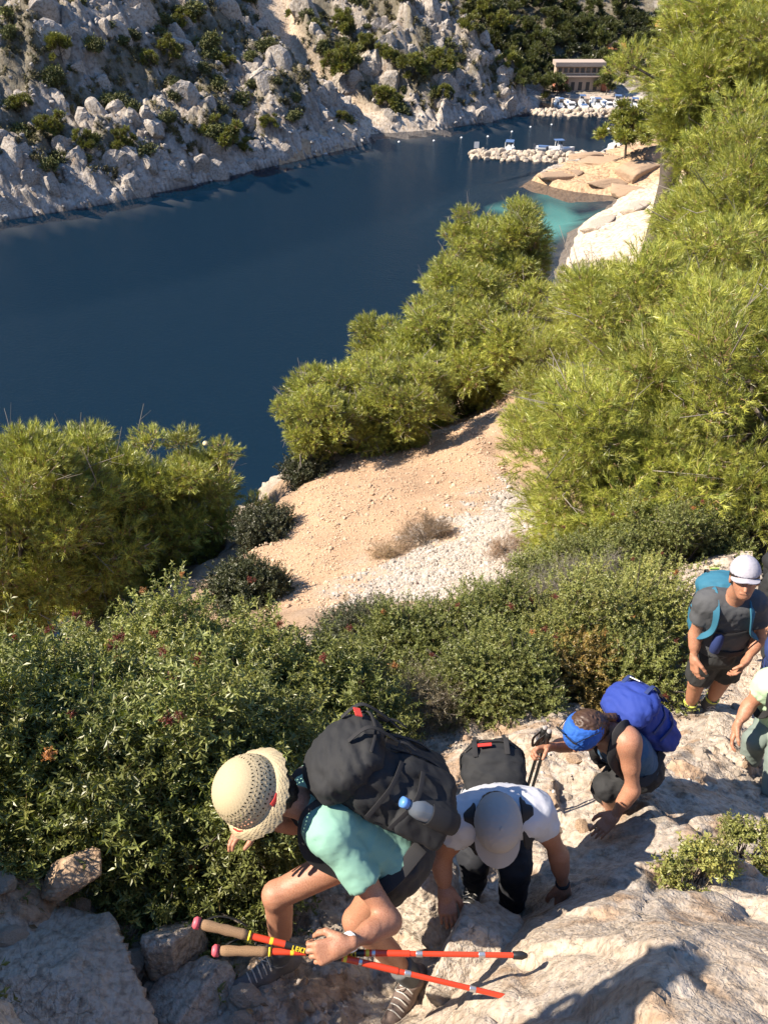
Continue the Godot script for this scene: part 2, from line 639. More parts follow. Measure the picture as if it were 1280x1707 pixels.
func near_detail(x: float, z: float) -> float:
	var warp := 0.15 * nz.get_noise_2d(x * 1.2, z * 1.2)
	var f := facet(x + warp, z - warp, 0.8, 11)
	var h := 0.17 * f.x - 0.035 * (1.0 - smoothstep(0.0, 0.05, f.y))
	f = facet(x - warp, z + warp, 0.26, 12)
	h += 0.075 * f.x - 0.012 * (1.0 - smoothstep(0.0, 0.09, f.y))
	f = facet(x + warp, z + warp, 0.09, 13)
	h += 0.018 * f.x
	h += 0.018 * nz.get_noise_2d(x * 3.0, z * 3.0) + 0.008 * nz.get_noise_2d(x * 13.0, z * 13.0)
	return h

func ground_colour(x: float, z: float, near: bool) -> Color:
	var rock := Color(0.47, 0.415, 0.35)
	var grey := Color(0.38, 0.355, 0.325)
	var soil := Color(0.34, 0.25, 0.175)
	var litter := Color(0.30, 0.22, 0.15)
	var n := nz.get_noise_2d(x * 0.9 + 40.0, z * 0.9)
	var n2 := nz.get_noise_2d(x * 4.0, z * 4.0 + 9.0)
	if near:
		var c := rock.lerp(grey, clampf(0.4 + 1.2 * n, 0.0, 1.0))
		var d := trail_near(x, z)
		# pockets of ochre earth between the rocks, more of it off the trail
		c = c.lerp(soil, smoothstep(0.12, 0.42, n2 + 0.4 * n + 0.25 * smoothstep(0.5, 1.2, d)) * 0.85)
		return c
	var s := scree(x, z)
	var base := litter.lerp(soil, clampf(0.45 + 0.9 * n, 0.0, 1.0)).lerp(grey, clampf(0.5 * n2, 0.0, 1.0))
	# white chippings on the side below the trail, ochre earth on the far side
	var white := Color(0.46, 0.41, 0.36)
	var ochre := Color(0.47, 0.33, 0.22)
	var k := smoothstep(-0.35, 0.35, (z + 12.4) * 0.20 + (x - 0.9) * 0.30 + 0.5 * n + 0.25 * n2)
	return base.lerp(ochre.lerp(white, k), s)

func patch(called: String, x0: float, x1: float, z0: float, z1: float, res: float, hole: Rect2, near: bool, sink: float) -> MeshInstance3D:
	var xs := steps(x0, x1, res)
	var zs := steps(z0, z1, res)
	var hs := PackedFloat32Array()
	var cs := PackedColorArray()
	var skip := PackedByteArray()
	var w := xs.size()
	hs.resize(w * zs.size())
	cs.resize(w * zs.size())
	skip.resize(w * zs.size())
	for j in zs.size():
		for i in w:
			var k := j * w + i
			var x := xs[i]
			var z := zs[j]
			if hole.size.x > 0.0 and x > hole.position.x + res and x < hole.end.x - 2.0 * res and z > hole.position.y + res and z < hole.end.y - 2.0 * res:
				skip[k] = 1
				continue
			var h := land(x, z)
			if near:
				h += near_detail(x, z)
			else:
				var s := scree(x, z)
				h += lerpf(0.45, 0.10, s) * nz.get_noise_2d(x * 0.6, z * 0.6) + lerpf(0.30, 0.05, s) * facet(x, z, 1.4, 21).x 
			if hole.has_point(Vector2(x, z)):
				h -= sink
			hs[k] = h
			cs[k] = ground_colour(x, z, near)
	var o := part(called, grid_mesh(xs, zs, hs, cs, skip), M.near_ground, self)
	o.set_meta("kind", "structure")
	return o

func build_setting() -> void:
	tps_solve()
	var hole := Rect2(-3.6, -8.0, 7.6, 9.4)
	var inner := Rect2(-1.9, -3.6, 4.3, 3.4)
	patch("trail_ground", inner.position.x, inner.end.x, inner.position.y, inner.end.y, 0.022, Rect2(), true, 0.0)
	patch("slope_ground", hole.position.x, hole.end.x, hole.position.y, hole.end.y, 0.06, inner, true, 0.08)
	patch("ground", -16, 20, -46, 8, 0.24, hole, false, 0.3)
	# the coast to the right of the bay, mostly behind the pines
	var xs := steps(-18, 90, 1.2)
	var zs := steps(-182, -44, 1.2)
	var hs := PackedFloat32Array()
	var cs := PackedColorArray()
	var skip := PackedByteArray()
	for z in zs:
		for x in xs:
			var c := coast(x, z)
			var h := shore_height(c)
			if c.x > 0.0:
				h += 0.5 * nz.get_noise_2d(x * 0.3, z * 0.3) * minf(1.0, c.x * 0.4) + 0.7 * facet(x, z, 3.2, 31).x * minf(1.0, c.x * 0.3)
			hs.append(h)
			var bare := 1.0 - smoothstep(9.0, 16.0, c.x + 4.0 * nz.get_noise_2d(x * 0.1, z * 0.1))
			var och := smoothstep(-124.0, -130.0, z) * smoothstep(-168.0, -150.0, z)
			cs.append(Color(0.2, 0.16, 0.11).lerp(Color(0.60, 0.53, 0.44).lerp(Color(0.50, 0.36, 0.235), och), bare))
			skip.append(1 if c.x < -16.0 or z < -172.0 and x < 52.0 else 0)
	var o := part("coast", grid_mesh(xs, zs, hs, cs, skip), M.far_ground, self)
	o.set_meta("kind", "structure")
	# the rocky hill across the water
	xs = steps(-84, 84, 0.52)
	zs = steps(-256, -100, 0.52)
	hs = PackedFloat32Array()
	cs = PackedColorArray()
	skip = PackedByteArray()
	for z in zs:
		for x in xs:
			# what lies before the shore line of the far side is not part of this sheet
			var near_side := z > -112.0 + 0.28 * (x + 60.0) * -1.0 and x > -60.0 or x > 36.0 and z > -186.0
			if near_side or z > -98.0 - (x + 84.0) * 0.36:
				hs.append(-3.0)
				cs.append(Color.WHITE)
				skip.append(1)
				continue
			var c := coast(x, z)
			if c.x < -6.0 or x > 34.0 and z > -184.0 and c.x > 0.0:
				hs.append(-3.0)
				cs.append(Color.WHITE)
				skip.append(1)
				continue
			skip.append(0)
			hs.append(hill(x, z, c))
			var ch := chute(x, z)
			var n := nz.get_noise_2d(x * 0.11 + 7.0, z * 0.11)
			var n2 := nz.get_noise_2d(x * 0.6, z * 0.6)
			var pale := Color(0.385, 0.365, 0.34)
			var grey := Color(0.25, 0.235, 0.215)
			var earth := Color(0.25, 0.185, 0.13)
			var scrub := Color(0.135, 0.125, 0.085)
			var k := pale.lerp(grey, clampf(0.5 + 1.3 * n2, 0.0, 1.0))
			k = k.lerp(earth, smoothstep(0.1, 0.55, n2 * 0.7 - n * 0.4) * 0.7)
			k = k.lerp(scrub, smoothstep(0.0, 0.4, n + 0.35 * n2 + (0.26 if c.x > 6.0 else -0.4) + (0.4 if x > 20.0 else 0.0)) * 0.8)
			k = k.lerp(Color(0.56, 0.47, 0.37), ch * 0.9)
			k = k.lerp(Color(0.52, 0.49, 0.455), (1.0 - smoothstep(0.8, 3.6, c.x + 1.5 * n2)) * 0.8)
			k = k.lerp(Color(0.10, 0.085, 0.07), 1.0 - smoothstep(0.15, 0.5, c.x + 0.2 * n2))
			cs.append(k)
	o = part("hillside", grid_mesh(xs, zs, hs, cs, skip), M.far_ground, self)
	o.set_meta("kind", "structure")
	# a high slope further back closes the valley
	var raw := Raw.new()
	var rows := []
	for j in 30:
		var row := []
		for i in 60:
			var x := -420.0 + 16.0 * i
			var z := -250.0 - 14.0 * j
			row.append(Vector3(x, 6.0 + 9.5 * j + (18.0 + j) * nz.get_noise_2d(x * 0.012, z * 0.012) + 0.06 * absf(x), z))
		rows.append(row)
	raw.add_grid(rows)
	for p in raw.v:
		raw.c.append(Color(0.2, 0.19, 0.14).lerp(Color(0.42, 0.4, 0.37), clampf(0.4 + 1.4 * nz.get_noise_2d(p.x * 0.05, p.z * 0.05), 0.0, 1.0)))
	o = part("mountain", raw.mesh(), M.far_ground, self)
	o.set_meta("kind", "structure")
	# sea bed with pale sand near the shore, and the water above it
	xs = steps(-100, 64, 2.0)
	zs = steps(-202, 20, 2.0)
	hs = PackedFloat32Array()
	cs = PackedColorArray()
	skip = PackedByteArray()
	for z in zs:
		for x in xs:
			var c := coast(x, z)
			hs.append(minf(-0.25, maxf(-7.0, c.x * 0.35 - 0.6)) + 0.2 * nz.get_noise_2d(x * 0.3, z * 0.3))
			var n := nz.get_noise_2d(x * 0.09 + 3.0, z * 0.09) + 0.4 * nz.get_noise_2d(x * 0.4, z * 0.4)
			var cove := Vector2(x, z).distance_to(Vector2(23.0, -122.0)) / 11.0 + 0.5 * n
			var sand := 1.0 - smoothstep(0.4, 1.0, cove)
			cs.append(Color(0.002, 0.016, 0.034).lerp(Color(0.20, 0.62, 0.55), sand).lerp(Color(0.30, 0.28, 0.24), smoothstep(-3.0, -0.5, c.x) * clampf(0.4 + n, 0.0, 0.8)))
			skip.append(1 if c.x > 4.0 else 0)
	o = part("seabed", grid_mesh(xs, zs, hs, cs, skip), M.gravel, self)
	o.set_meta("kind", "structure")
	var pm := PlaneMesh.new()
	pm.size = Vector2(420, 330)
	o = part("water", pm, M.water, self, Transform3D(Basis(), Vector3(-60, 0, -75)))
	o.set_meta("kind", "structure")

# ---------------------------------------------------------------- plants
func leaf_into(raw: Raw, base: Vector3, d: Vector3, up: Vector3, l: float, w: float) -> void:
	var s := d.cross(up).normalized()
	var u := s.cross(d).normalized()
	var p := [base, base + d * l * 0.45 + s * w * 0.5 + u * w * 0.16, base + d * l - u * l * 0.08, base + d * l * 0.45 - s * w * 0.5 + u * w * 0.16]
	raw.tri(p[0], p[2], p[1])
	raw.tri(p[0], p[3], p[2])

func vary(r: RandomNumberGenerator, a: Color, b: Color) -> Color:
	var c := a.lerp(b, r.randf())
	var k := r.randf_range(0.75, 1.2)
	return Color(c.r * k, c.g * k, c.b * k)

var clumps := {}

# needles gathered in tufts at the ends of twigs, filling a flattened ball of radius rad
func pine_clump(s: int, rad: float, tufts: int, count: int, length: float, width: float) -> ArrayMesh:
	var r := rng(s)
	var raw := Raw.new()
	for k in tufts:
		var o := rdir(r) * pow(r.randf(), 0.45)
		o.y = o.y * 0.6 + 0.08
		var p := o * rad
		var axis := (o + Vector3(0, 0.5, 0) + rdir(r) * 0.55).normalized()
		var b := looking(axis, r.randf() * TAU)
		var tone := vary(r, Color(0.42, 0.5, 0.5), Color(1.15, 1.08, 1.0))
		var twig := length * 1.1
		for q in count:
			var t := float(q) / count
			var a := r.randf() * TAU
			var open := lerpf(1.0, 0.2, t) + r.randf_range(-0.15, 0.2)
			var d := b * Vector3(cos(a) * sin(open), cos(open), sin(a) * sin(open))
			var side := d.cross(rdir(r)).normalized() * width * 0.5
			var base := p + axis * twig * (t - 0.4)
			raw.tri(base - side, base + d * length * r.randf_range(0.7, 1.1), base + side)
			raw.c.append_array([tone, tone, tone])
		var st := axis.cross(rdir(r)).normalized() * width
		var brown := Color(0.55, 0.32, 0.9)
		raw.tri(p - axis * twig - st, p + axis * twig * 0.5, p - axis * twig + st)
		raw.c.append_array([brown, brown, brown])
	return raw.mesh()

func leaf_clump(s: int, rad: float, twigs: int, per: int, l: float, w: float) -> ArrayMesh:
	var r := rng(s)
	var raw := Raw.new()
	for k in twigs:
		var o := rdir(r) * pow(r.randf(), 0.5)
		var tip := o * rad
		var dir := (o + Vector3(0, 0.45, 0) + rdir(r) * 0.5).normalized()
		var len := l * 5.0
		var tone := vary(r, Color(0.75, 0.8, 0.75), Color(1.2, 1.1, 1.0))
		var n0 := raw.v.size()
		for q in per:
			var f := (q + r.randf() * 0.5) / per
			var p := tip + dir * len * (f - 0.7)
			var b := looking((dir * 0.7 + rdir(r)).normalized(), r.randf() * TAU)
			for z in 3:
				var a := z * 2.1 + r.randf()
				var d := b * Vector3(cos(a) * 0.8, 0.5, sin(a) * 0.8).normalized()
				leaf_into(raw, p, d, b.y, l * r.randf_range(0.7, 1.2), w * r.randf_range(0.8, 1.2))
		while raw.c.size() < raw.v.size():
			raw.c.append(tone)
		var st := dir.cross(rdir(r)).normalized() * w * 0.12
		raw.tri(tip - dir * len - st, tip + dir * len * 0.2, tip - dir * len + st)
		raw.c.append_array([Color(0.9, 0.6, 0.8), Color(0.9, 0.6, 0.8), Color(0.9, 0.6, 0.8)])
	return raw.mesh()

func plant_meshes() -> void:
	for key in ["near", "mid", "far", "lentisk", "small", "wide", "bare", "tiny"]:
		clumps[key] = []
	for k in 4:
		clumps.near.append(pine_clump(31 + k, 0.52, 150, 30, 0.105, 0.006))
		clumps.mid.append(pine_clump(41 + k, 0.62, 120, 20, 0.16, 0.013))
		clumps.far.append(pine_clump(71 + k, 1.0, 70, 14, 0.42, 0.09))
		clumps.lentisk.append(leaf_clump(51 + k, 0.28, 74, 9, 0.034, 0.0118))
		clumps.small.append(leaf_clump(81 + k, 0.24, 80, 9, 0.021, 0.0095))
		clumps.wide.append(leaf_clump(91 + k, 0.40, 70, 9, 0.042, 0.019))
		clumps.tiny.append(leaf_clump(191 + k, 0.075, 22, 7, 0.016, 0.0085))
		clumps.bare.append(leaf_clump(95 + k, 0.24, 70, 5, 0.026, 0.004))

func stuff(o: Node) -> void:
	o.set_meta("kind", "stuff")

# an Aleppo-like pine: leaning trunk, spreading limbs, needles gathered in flat-topped clumps
func pine(label: String, at: Vector3, h: float, cr: float, s: int, kind: String, group: String, lean := Vector2.ZERO, count := 70, low := 0.55, needle_colour := Color(0.44, 0.465, 0.085)) -> Node3D:
	var r := rng(s)
	var t := thing("pine_tree", label, "tree", at, group)
	var top := Vector3(lean.x, h * 0.8, lean.y)
	var bend := Vector3(r.randf_range(-0.25, 0.25), 0, r.randf_range(-0.25, 0.25)) * cr * 0.4
	var tp := smooth_path([Vector3(0, -0.5, 0), top * 0.35 + bend, top * 0.7 - bend * 0.5, top], 3)
	var tr := []
	for k in tp.size():
		tr.append(lerpf(0.03 * h, 0.010 * h, float(k) / (tp.size() - 1)))
	part("trunk", tube(tp, tr, 8), M.bark, t)
	var limbs := Raw.new()
	var dead := Raw.new()
	var xf := []
	var cs := PackedColorArray()
	var size: float = cr * 0.29 / {"near": 0.52, "mid": 0.62, "far": 1.0}[kind]
	if kind == "near":
		size = minf(size, 1.05)
	for k in count * 7 / 10:
		# clumps fill a dome; the lower ones hang further out
		var d := rdir(r)
		d.y = lerpf(-low, 1.0, r.randf())
		var flat := sqrt(maxf(0.3, 1.0 - d.y * d.y))
		var a := r.randf() * TAU
		d = Vector3(cos(a) * flat, d.y, sin(a) * flat)
		var rad := pow(r.randf(), 0.35) * (0.95 + 0.45 * nz.get_noise_3d(d.x * 1.3 + s, d.y * 1.3, d.z * 1.3))
		var c := top * 0.80 + Vector3(d.x * cr, d.y * minf(h * 0.5, cr * 0.95), d.z * cr) * rad
		var from: Vector3 = tp[clampi(int((0.3 + 0.65 * r.randf()) * tp.size()), 0, tp.size() - 1)]
		var mid := from.lerp(c, 0.55) - Vector3(0, cr * 0.10, 0) + rdir(r) * cr * 0.06
		if k % 2 == 0:
			tube_into(limbs, smooth_path([from, mid, c], 3), [0.012 * h, 0.009 * h, 0.007 * h, 0.006 * h, 0.004 * h, 0.003 * h, 0.002 * h], 5)
		if r.randf() < 0.6 and kind != "far":
			for q in 3:
				var e := mid.lerp(c, r.randf_range(0.3, 1.2)) + rdir(r) * cr * 0.16
				var e2 := e + (rdir(r) + (c - top * 0.6).normalized() * 0.6) * cr * 0.28
				tube_into(dead, [mid.lerp(c, 0.5), e, e2 + Vector3(0, 0.05, 0)], [0.016, 0.010, 0.004], 4)
				tube_into(dead, [e.lerp(e2, 0.5), e2 + rdir(r) * cr * 0.12], [0.005, 0.002], 3)
		var ax := (Vector3.UP * 1.6 + d).normalized()
		xf.append(Transform3D(looking(ax, r.randf() * TAU, size * r.randf_range(0.75, 1.2)), c))
		cs.append(vary(r, needle_colour, needle_colour))
	stuff(part("limbs", limbs.mesh(), M.bark, t))
	if dead.v.size():
		stuff(part("dead_twigs", dead.mesh(), M.twig_grey, t))
	stuff(scatter("crown", clumps[kind][s % 4], M.needles, t, xf, cs))
	return t

# a broad-leaved shrub: stems from the base, leafy clumps in a lumpy dome
func shrub(called: String, label: String, at: Vector3, dims: Vector3, s: int, count: int, kind: String, a: Color, b: Color, group := "", size := 1.0) -> Node3D:
	var r := rng(s)
	var t := thing(called, label, "shrub", at, group)
	var stems := Raw.new()
	var xf := []
	var cs := PackedColorArray()
	var th := minf(1.0, dims.y * 1.4)
	for k in count:
		var d := rdir(r)
		d.y = absf(d.y) * 1.1 - 0.1
		d = d.normalized()
		var lump := 0.85 + 0.32 * nz.get_noise_3d(d.x * 1.6 + s, d.y * 1.6, d.z * 1.6) + 0.2 * nz.get_noise_3d(d.x * 4.5, d.y * 4.5 + s, d.z * 4.5)
		var rad := lump * lerpf(0.4, 1.0, pow(r.randf(), 0.5))
		var tip := Vector3(d.x * dims.x, maxf(0.05, d.y) * dims.y, d.z * dims.z) * rad
		var start := Vector3(d.x * 0.06, -0.1, d.z * 0.06)
		tube_into(stems, smooth_path([start, tip * 0.5 + rdir(r) * 0.07 * minf(1.0, dims.y), tip], 3), [0.018 * th, 0.014 * th, 0.012 * th, 0.009 * th, 0.007 * th, 0.005 * th, 0.003 * th], 4)
		for q in 2:
			tube_into(stems, [tip * r.randf_range(0.5, 0.8), tip + rdir(r) * minf(0.25, dims.y * 0.35)], [0.005, 0.0025], 3)
		var ax := (Vector3.UP + d + rdir(r) * 0.4).normalized()
		xf.append(Transform3D(looking(ax, r.randf() * TAU, size * r.randf_range(0.75, 1.2)), tip))
		cs.append(vary(r, a.lerp(b, 0.25), b))
	stuff(part("stems", stems.mesh(), M.bark if kind != "bare" else M.twig_grey, t))
	stuff(scatter("foliage", clumps[kind][s % 4], M.leaves, t, xf, cs))
	if called == "lentisk_shrub" or called == "kermes_oak_shrub":
		# clusters of red berries and a few dead orange sprays
		var x2 := []
		var c2 := PackedColorArray()
		for k in (18 if called == "lentisk_shrub" else 6):
			var d := rdir(r)
			d.y = absf(d.y)
			var lump := 0.98 + 0.32 * nz.get_noise_3d(d.x * 1.6 + s, d.y * 1.6, d.z * 1.6)
			x2.append(Transform3D(looking(rdir(r), 0.0, r.randf_range(0.25, 0.55)), Vector3(d.x * dims.x, d.y * dims.y, d.z * dims.z) * lump * 1.06))
			c2.append(vary(r, Color(0.14, 0.03, 0.022), Color(0.24, 0.06, 0.04)) if k % 4 else vary(r, Color(0.45, 0.17, 0.05), Color(0.55, 0.3, 0.12)))
		stuff(scatter("berries", clumps.tiny[s % 4], M.leaves, t, x2, c2))
	return t

func on_ground(p: Vector3) -> Vector3:
	return Vector3(p.x, land(p.x, p.z), p.z)

func build_plants() -> void:
	# crown middle, crown radius, tree height, fine tufts, tufts
	var near := [
		[Vector3(3.038, 31.703, -9.040), 1.75, 4.2, "near", 111, "broad pine whose drooping needles hang over the scree edge"],
		[Vector3(4.311, 32.545, -9.063), 2.0, 4.4, "near", 111, "pale green pine between the trail and the hillside, dark below"],
		[Vector3(5.733, 32.825, -11.185), 2.0, 4.6, "near", 82, "bright pine rising directly behind the standing man"],
		[Vector3(4.870, 31.576, -13.382), 2.0, 4.4, "near", 94, "dense yellow green pine in the middle of the pine slope"],
		[Vector3(3.934, 29.669, -15.064), 1.6, 3.6, "near", 70, "rounded pine beside the narrow path above the scree"],
		[Vector3(6.819, 33.452, -14.848), 2.0, 5.0, "near", 82, "open pine with bare grey branches below the highest crown"],
		[Vector3(5.524, 29.375, -18.642), 1.6, 4.6, "mid", 80, "bushy pine uphill of the umbrella pine"],
		[Vector3(7.912, 30.081, -19.193), 1.8, 5.0, "mid", 80, "green pine above the white shore rock"],
		[Vector3(6.886, 33.251, -15.325), 1.6, 4.2, "near", 80, "pine filling the gap under the tallest crown"],
		[Vector3(6.979, 34.768, -19.048), 1.9, 6.4, "near", 120, "tallest pine, its crown spread over the harbour houses"],
		[Vector3(6.852, 35.319, -20.748), 1.2, 6.0, "mid", 48, "thin pine leaning towards the harbour houses"],
		[Vector3(7.643, 35.617, -18.443), 1.9, 6.6, "near", 70, "tall pine with yellowish crown at the end of the pine slope"],
		[Vector3(9.853, 31.618, -22.932), 1.8, 5.4, "mid", 66, "pine with a dark hollow crown over the ochre rocks"],
	]
	var seed_n := 200
	for a in near:
		var base := on_ground(a[0])
		seed_n += 1
		var h := maxf(2.2, (a[0].y - base.y) / 0.64)
		pine(a[5], base, h, a[1], seed_n, a[3], "pines on the slope above the bay", Vector2(0.3, 0.2), a[4] if h < 5.5 else a[4] * 5 / 4, 0.95 if h < 5.5 else 1.1)
	var ridge := [
		[Vector3(-0.504, 26.113, -19.266), 1.4, 3.0, "low pine on the cliff edge, farthest out over the water"],
		[Vector3(0.731, 25.705, -21.485), 1.6, 3.2, "low pine in the thicket next to the one on the cliff edge"],
		[Vector3(-1.525, 25.882, -17.817), 0.9, 2.0, "smallest pine bush at the top of the pale cliff"],
		[Vector3(2.329, 25.870, -23.517), 1.7, 3.6, "pine with a bare pale branch over the narrow path"],
		[Vector3(1.254, 25.101, -25.455), 1.6, 3.6, "pine at the seaward rim of the thicket"],
		[Vector3(3.247, 25.664, -27.164), 1.8, 4.0, "pine at the foot of the umbrella pine"],
		[Vector3(3.941, 27.226, -22.039), 1.6, 3.6, "pine between the path and the umbrella pine"],
		[Vector3(0.657, 26.248, -18.736), 1.0, 2.4, "low pine edging the ochre earth of the scree"],
	]
	for a in ridge:
		var base := on_ground(a[0])
		seed_n += 1
		var h := maxf(2.2, (a[0].y - base.y) / 0.64)
		pine(a[3], base, h, a[1] * 1.2, seed_n, "mid", "pines on the ridge beyond the scree", Vector2(-0.2, 0.0), 100, 1.7)
	pine("small round pine standing on the ochre shore rocks", Vector3(38.720, 3.298, -136.641), 7.4, 4.6, 345, "far", "", Vector2.ZERO, 40, 0.7, Color(0.30, 0.32, 0.05))
	var u := on_ground(Vector3(4.926, 26.000, -32.503))
	pine("umbrella pine with a round crown standing clear against the water", u, maxf(5.0, (Vector3(4.926, 26.000, -32.503).y - u.y) / 0.7), 2.3, 333, "mid", "", Vector2(-0.6, 0.0), 105, 0.3)
	for a in [[Vector3(-8.935, 26.102, -17.354), 2.4, "tall pine below the lentisk with two rounded heads"], [Vector3(-7.800, 26.183, -18.686), 1.4, "upright pine head rising out of the pines below the lentisk"], [Vector3(-5.094, 26.149, -15.487), 1.7, "round pine at the water's side of the pines below the lentisk"], [Vector3(-6.583, 26.849, -14.130), 2.0, "shaded pine close behind the lentisk thicket"], [Vector3(-7.524, 28.088, -12.560), 1.8, "pine at the outer end of the pines below the lentisk"]]:
		var base := on_ground(a[0])
		seed_n += 1
		pine(a[2], base, clampf((a[0].y - base.y) / 0.68, 3.5, 9.0), a[1], seed_n, "mid", "pines below the lentisk thicket", Vector2(0.2, 0.0), 130, 1.6)
	# lentisk and other shrubs
	var dk := Color(0.17, 0.19, 0.055)
	var gr := Color(0.20, 0.22, 0.065)
	var lt := Color(0.31, 0.32, 0.095)
	var sh := [
		# called, label, base pixel point, dims, twigs, per, spray, colours
		["lentisk_shrub", "dark lentisk shrub nearest the straw hat, hanging over the gully", Vector3(-0.949, 34.206, -2.239), Vector3(0.85, 1.15, 0.75), 100, "lentisk", dk, gr],
		["lentisk_shrub", "glossy lentisk shrub above the grey slab with red berries", Vector3(-1.642, 34.416, -2.276), Vector3(0.95, 1.15, 0.85), 100, "lentisk", dk, gr],
		["lentisk_shrub", "tall lentisk shrub with twigs against the blue water", Vector3(-1.296, 33.543, -3.624), Vector3(1.15, 1.5, 0.9), 122, "lentisk", dk, lt],
		["lentisk_shrub", "lentisk shrub with sunlit tips next to the tall one", Vector3(-2.217, 33.702, -3.495), Vector3(1.1, 1.35, 0.9), 111, "lentisk", dk, lt],
		["lentisk_shrub", "lentisk shrub behind the black backpack with orange dead leaves", Vector3(-0.493, 33.525, -3.484), Vector3(0.7, 0.85, 0.65), 72, "lentisk", dk, gr],
		["kermes_oak_shrub", "green shrub with tiny leaves beyond the black backpack", Vector3(0.269, 32.312, -4.693), Vector3(0.85, 0.85, 0.75), 77, "small", dk, gr],
		["kermes_oak_shrub", "dense round shrub below the lower end of the scree", Vector3(0.872, 32.318, -4.825), Vector3(0.8, 0.95, 0.7), 72, "small", dk, gr],
		["kermes_oak_shrub", "small leaved shrub uphill of the blue headband", Vector3(1.515, 32.593, -4.659), Vector3(0.8, 0.95, 0.8), 66, "small", dk, lt],
		["kermes_oak_shrub", "bright shrub between the blue backpack and the standing man", Vector3(2.150, 32.608, -4.924), Vector3(0.85, 0.9, 0.75), 66, "small", gr, lt],
		["rosemary_shrub", "greyish shrub at the lower rim of the white chippings", Vector3(-0.202, 31.419, -6.279), Vector3(0.7, 0.55, 0.6), 46, "small", Color(0.07, 0.08, 0.045), Color(0.13, 0.14, 0.08)],
		["kermes_oak_shrub", "shrub at the foot of the broad pine", Vector3(2.315, 31.403, -6.774), Vector3(0.9, 0.75, 0.6), 57, "small", dk, gr],
		["rosemary_shrub", "silvery dry shrub with bare grey twigs among the green ones", Vector3(2.006, 31.956, -5.938), Vector3(0.75, 0.7, 0.6), 40, "bare", Color(0.16, 0.15, 0.12), Color(0.24, 0.22, 0.18)],
		["rosemary_shrub", "yellow leaved shrub behind the blue backpack", Vector3(1.648, 33.000, -4.215), Vector3(0.4, 0.45, 0.4), 22, "small", Color(0.17, 0.13, 0.035), Color(0.28, 0.2, 0.06)],
		["rosemary_shrub", "dry grey shrub with thin stems behind the black backpack's top", Vector3(0.179, 33.083, -3.773), Vector3(0.5, 0.6, 0.45), 22, "bare", Color(0.13, 0.11, 0.07), Color(0.2, 0.17, 0.11)],
		["kermes_oak_shrub", "shadowed shrub over the trail's outer edge", Vector3(0.908, 32.774, -4.039), Vector3(0.6, 0.75, 0.55), 46, "small", dk, gr],
		["kermes_oak_shrub", "low shrub below the trail where the standing man waits", Vector3(2.020, 32.747, -4.271), Vector3(0.45, 0.55, 0.45), 36, "small", dk, gr],
		["kermes_oak_shrub", "dark shrub under the overhanging pine branches", Vector3(3.365, 31.922, -6.926), Vector3(1.1, 0.9, 0.8), 57, "small", dk, gr],
		["kermes_oak_shrub", "dark shrub between the pine and the standing man's cap", Vector3(4.299, 31.827, -7.360), Vector3(1.1, 1.0, 0.8), 57, "small", dk, gr],
		["cliff_shrub", "grey green shrub on the pale cliff edge", Vector3(-1.987, 25.369, -17.161), Vector3(0.7, 0.6, 0.65), 33, "small", Color(0.05, 0.06, 0.03), Color(0.1, 0.11, 0.06)],
		["cliff_shrub", "grey shrub lower down the pale cliff", Vector3(-2.693, 25.832, -13.970), Vector3(0.75, 0.65, 0.7), 35, "small", Color(0.05, 0.058, 0.03), Color(0.1, 0.108, 0.06)],
		["cliff_shrub", "olive shrub between the lentisk and the scree", Vector3(-2.435, 27.951, -10.550), Vector3(0.65, 0.7, 0.65), 46, "small", Color(0.045, 0.055, 0.025), Color(0.09, 0.1, 0.045)],
		["dry_shrub", "brown leafless shrub in the middle of the scree", Vector3(0.815, 27.923, -11.924), Vector3(0.62, 0.55, 0.5), 28, "bare", Color(0.2, 0.135, 0.085), Color(0.3, 0.21, 0.14)],
		["dry_shrub", "small withered tuft beside the brown shrub on the scree", Vector3(0.000, 28.003, -11.478), Vector3(0.35, 0.28, 0.3), 10, "bare", Color(0.3, 0.2, 0.11), Color(0.4, 0.29, 0.18)],
		["dry_shrub", "withered pinkish tuft near the broad pine on the scree", Vector3(2.100, 29.187, -10.119), Vector3(0.5, 0.3, 0.4), 13, "bare", Color(0.3, 0.2, 0.14), Color(0.42, 0.3, 0.22)],
		["trail_shrub", "small leafy shrub growing on bare rock beside the trail", Vector3(1.293, 34.810, -1.696), Vector3(0.2, 0.16, 0.16), 16, "tiny", gr, lt],
		["trail_shrub", "small leafy shrub in the shade between two hikers", Vector3(1.671, 34.616, -1.924), Vector3(0.2, 0.18, 0.18), 16, "tiny", gr, lt],
	]
	for k in sh.size():
		var a: Array = sh[k]
		var base := on_ground(a[2])
		var far: bool = -base.z > 9.0
		shrub(a[0], a[1], base, a[3], 400 + k, a[4], "wide" if far and a[5] == "small" else a[5], a[6], a[7])

# ---------------------------------------------------------------- across the water
func hill_at(x: float, z: float) -> Vector3:
	return Vector3(x, hill(x, z, coast(x, z)), z)

func box_mesh(lo: Vector3, hi: Vector3) -> ArrayMesh:
	var raw := Raw.new()
	raw.box(lo, hi)
	return raw.mesh()

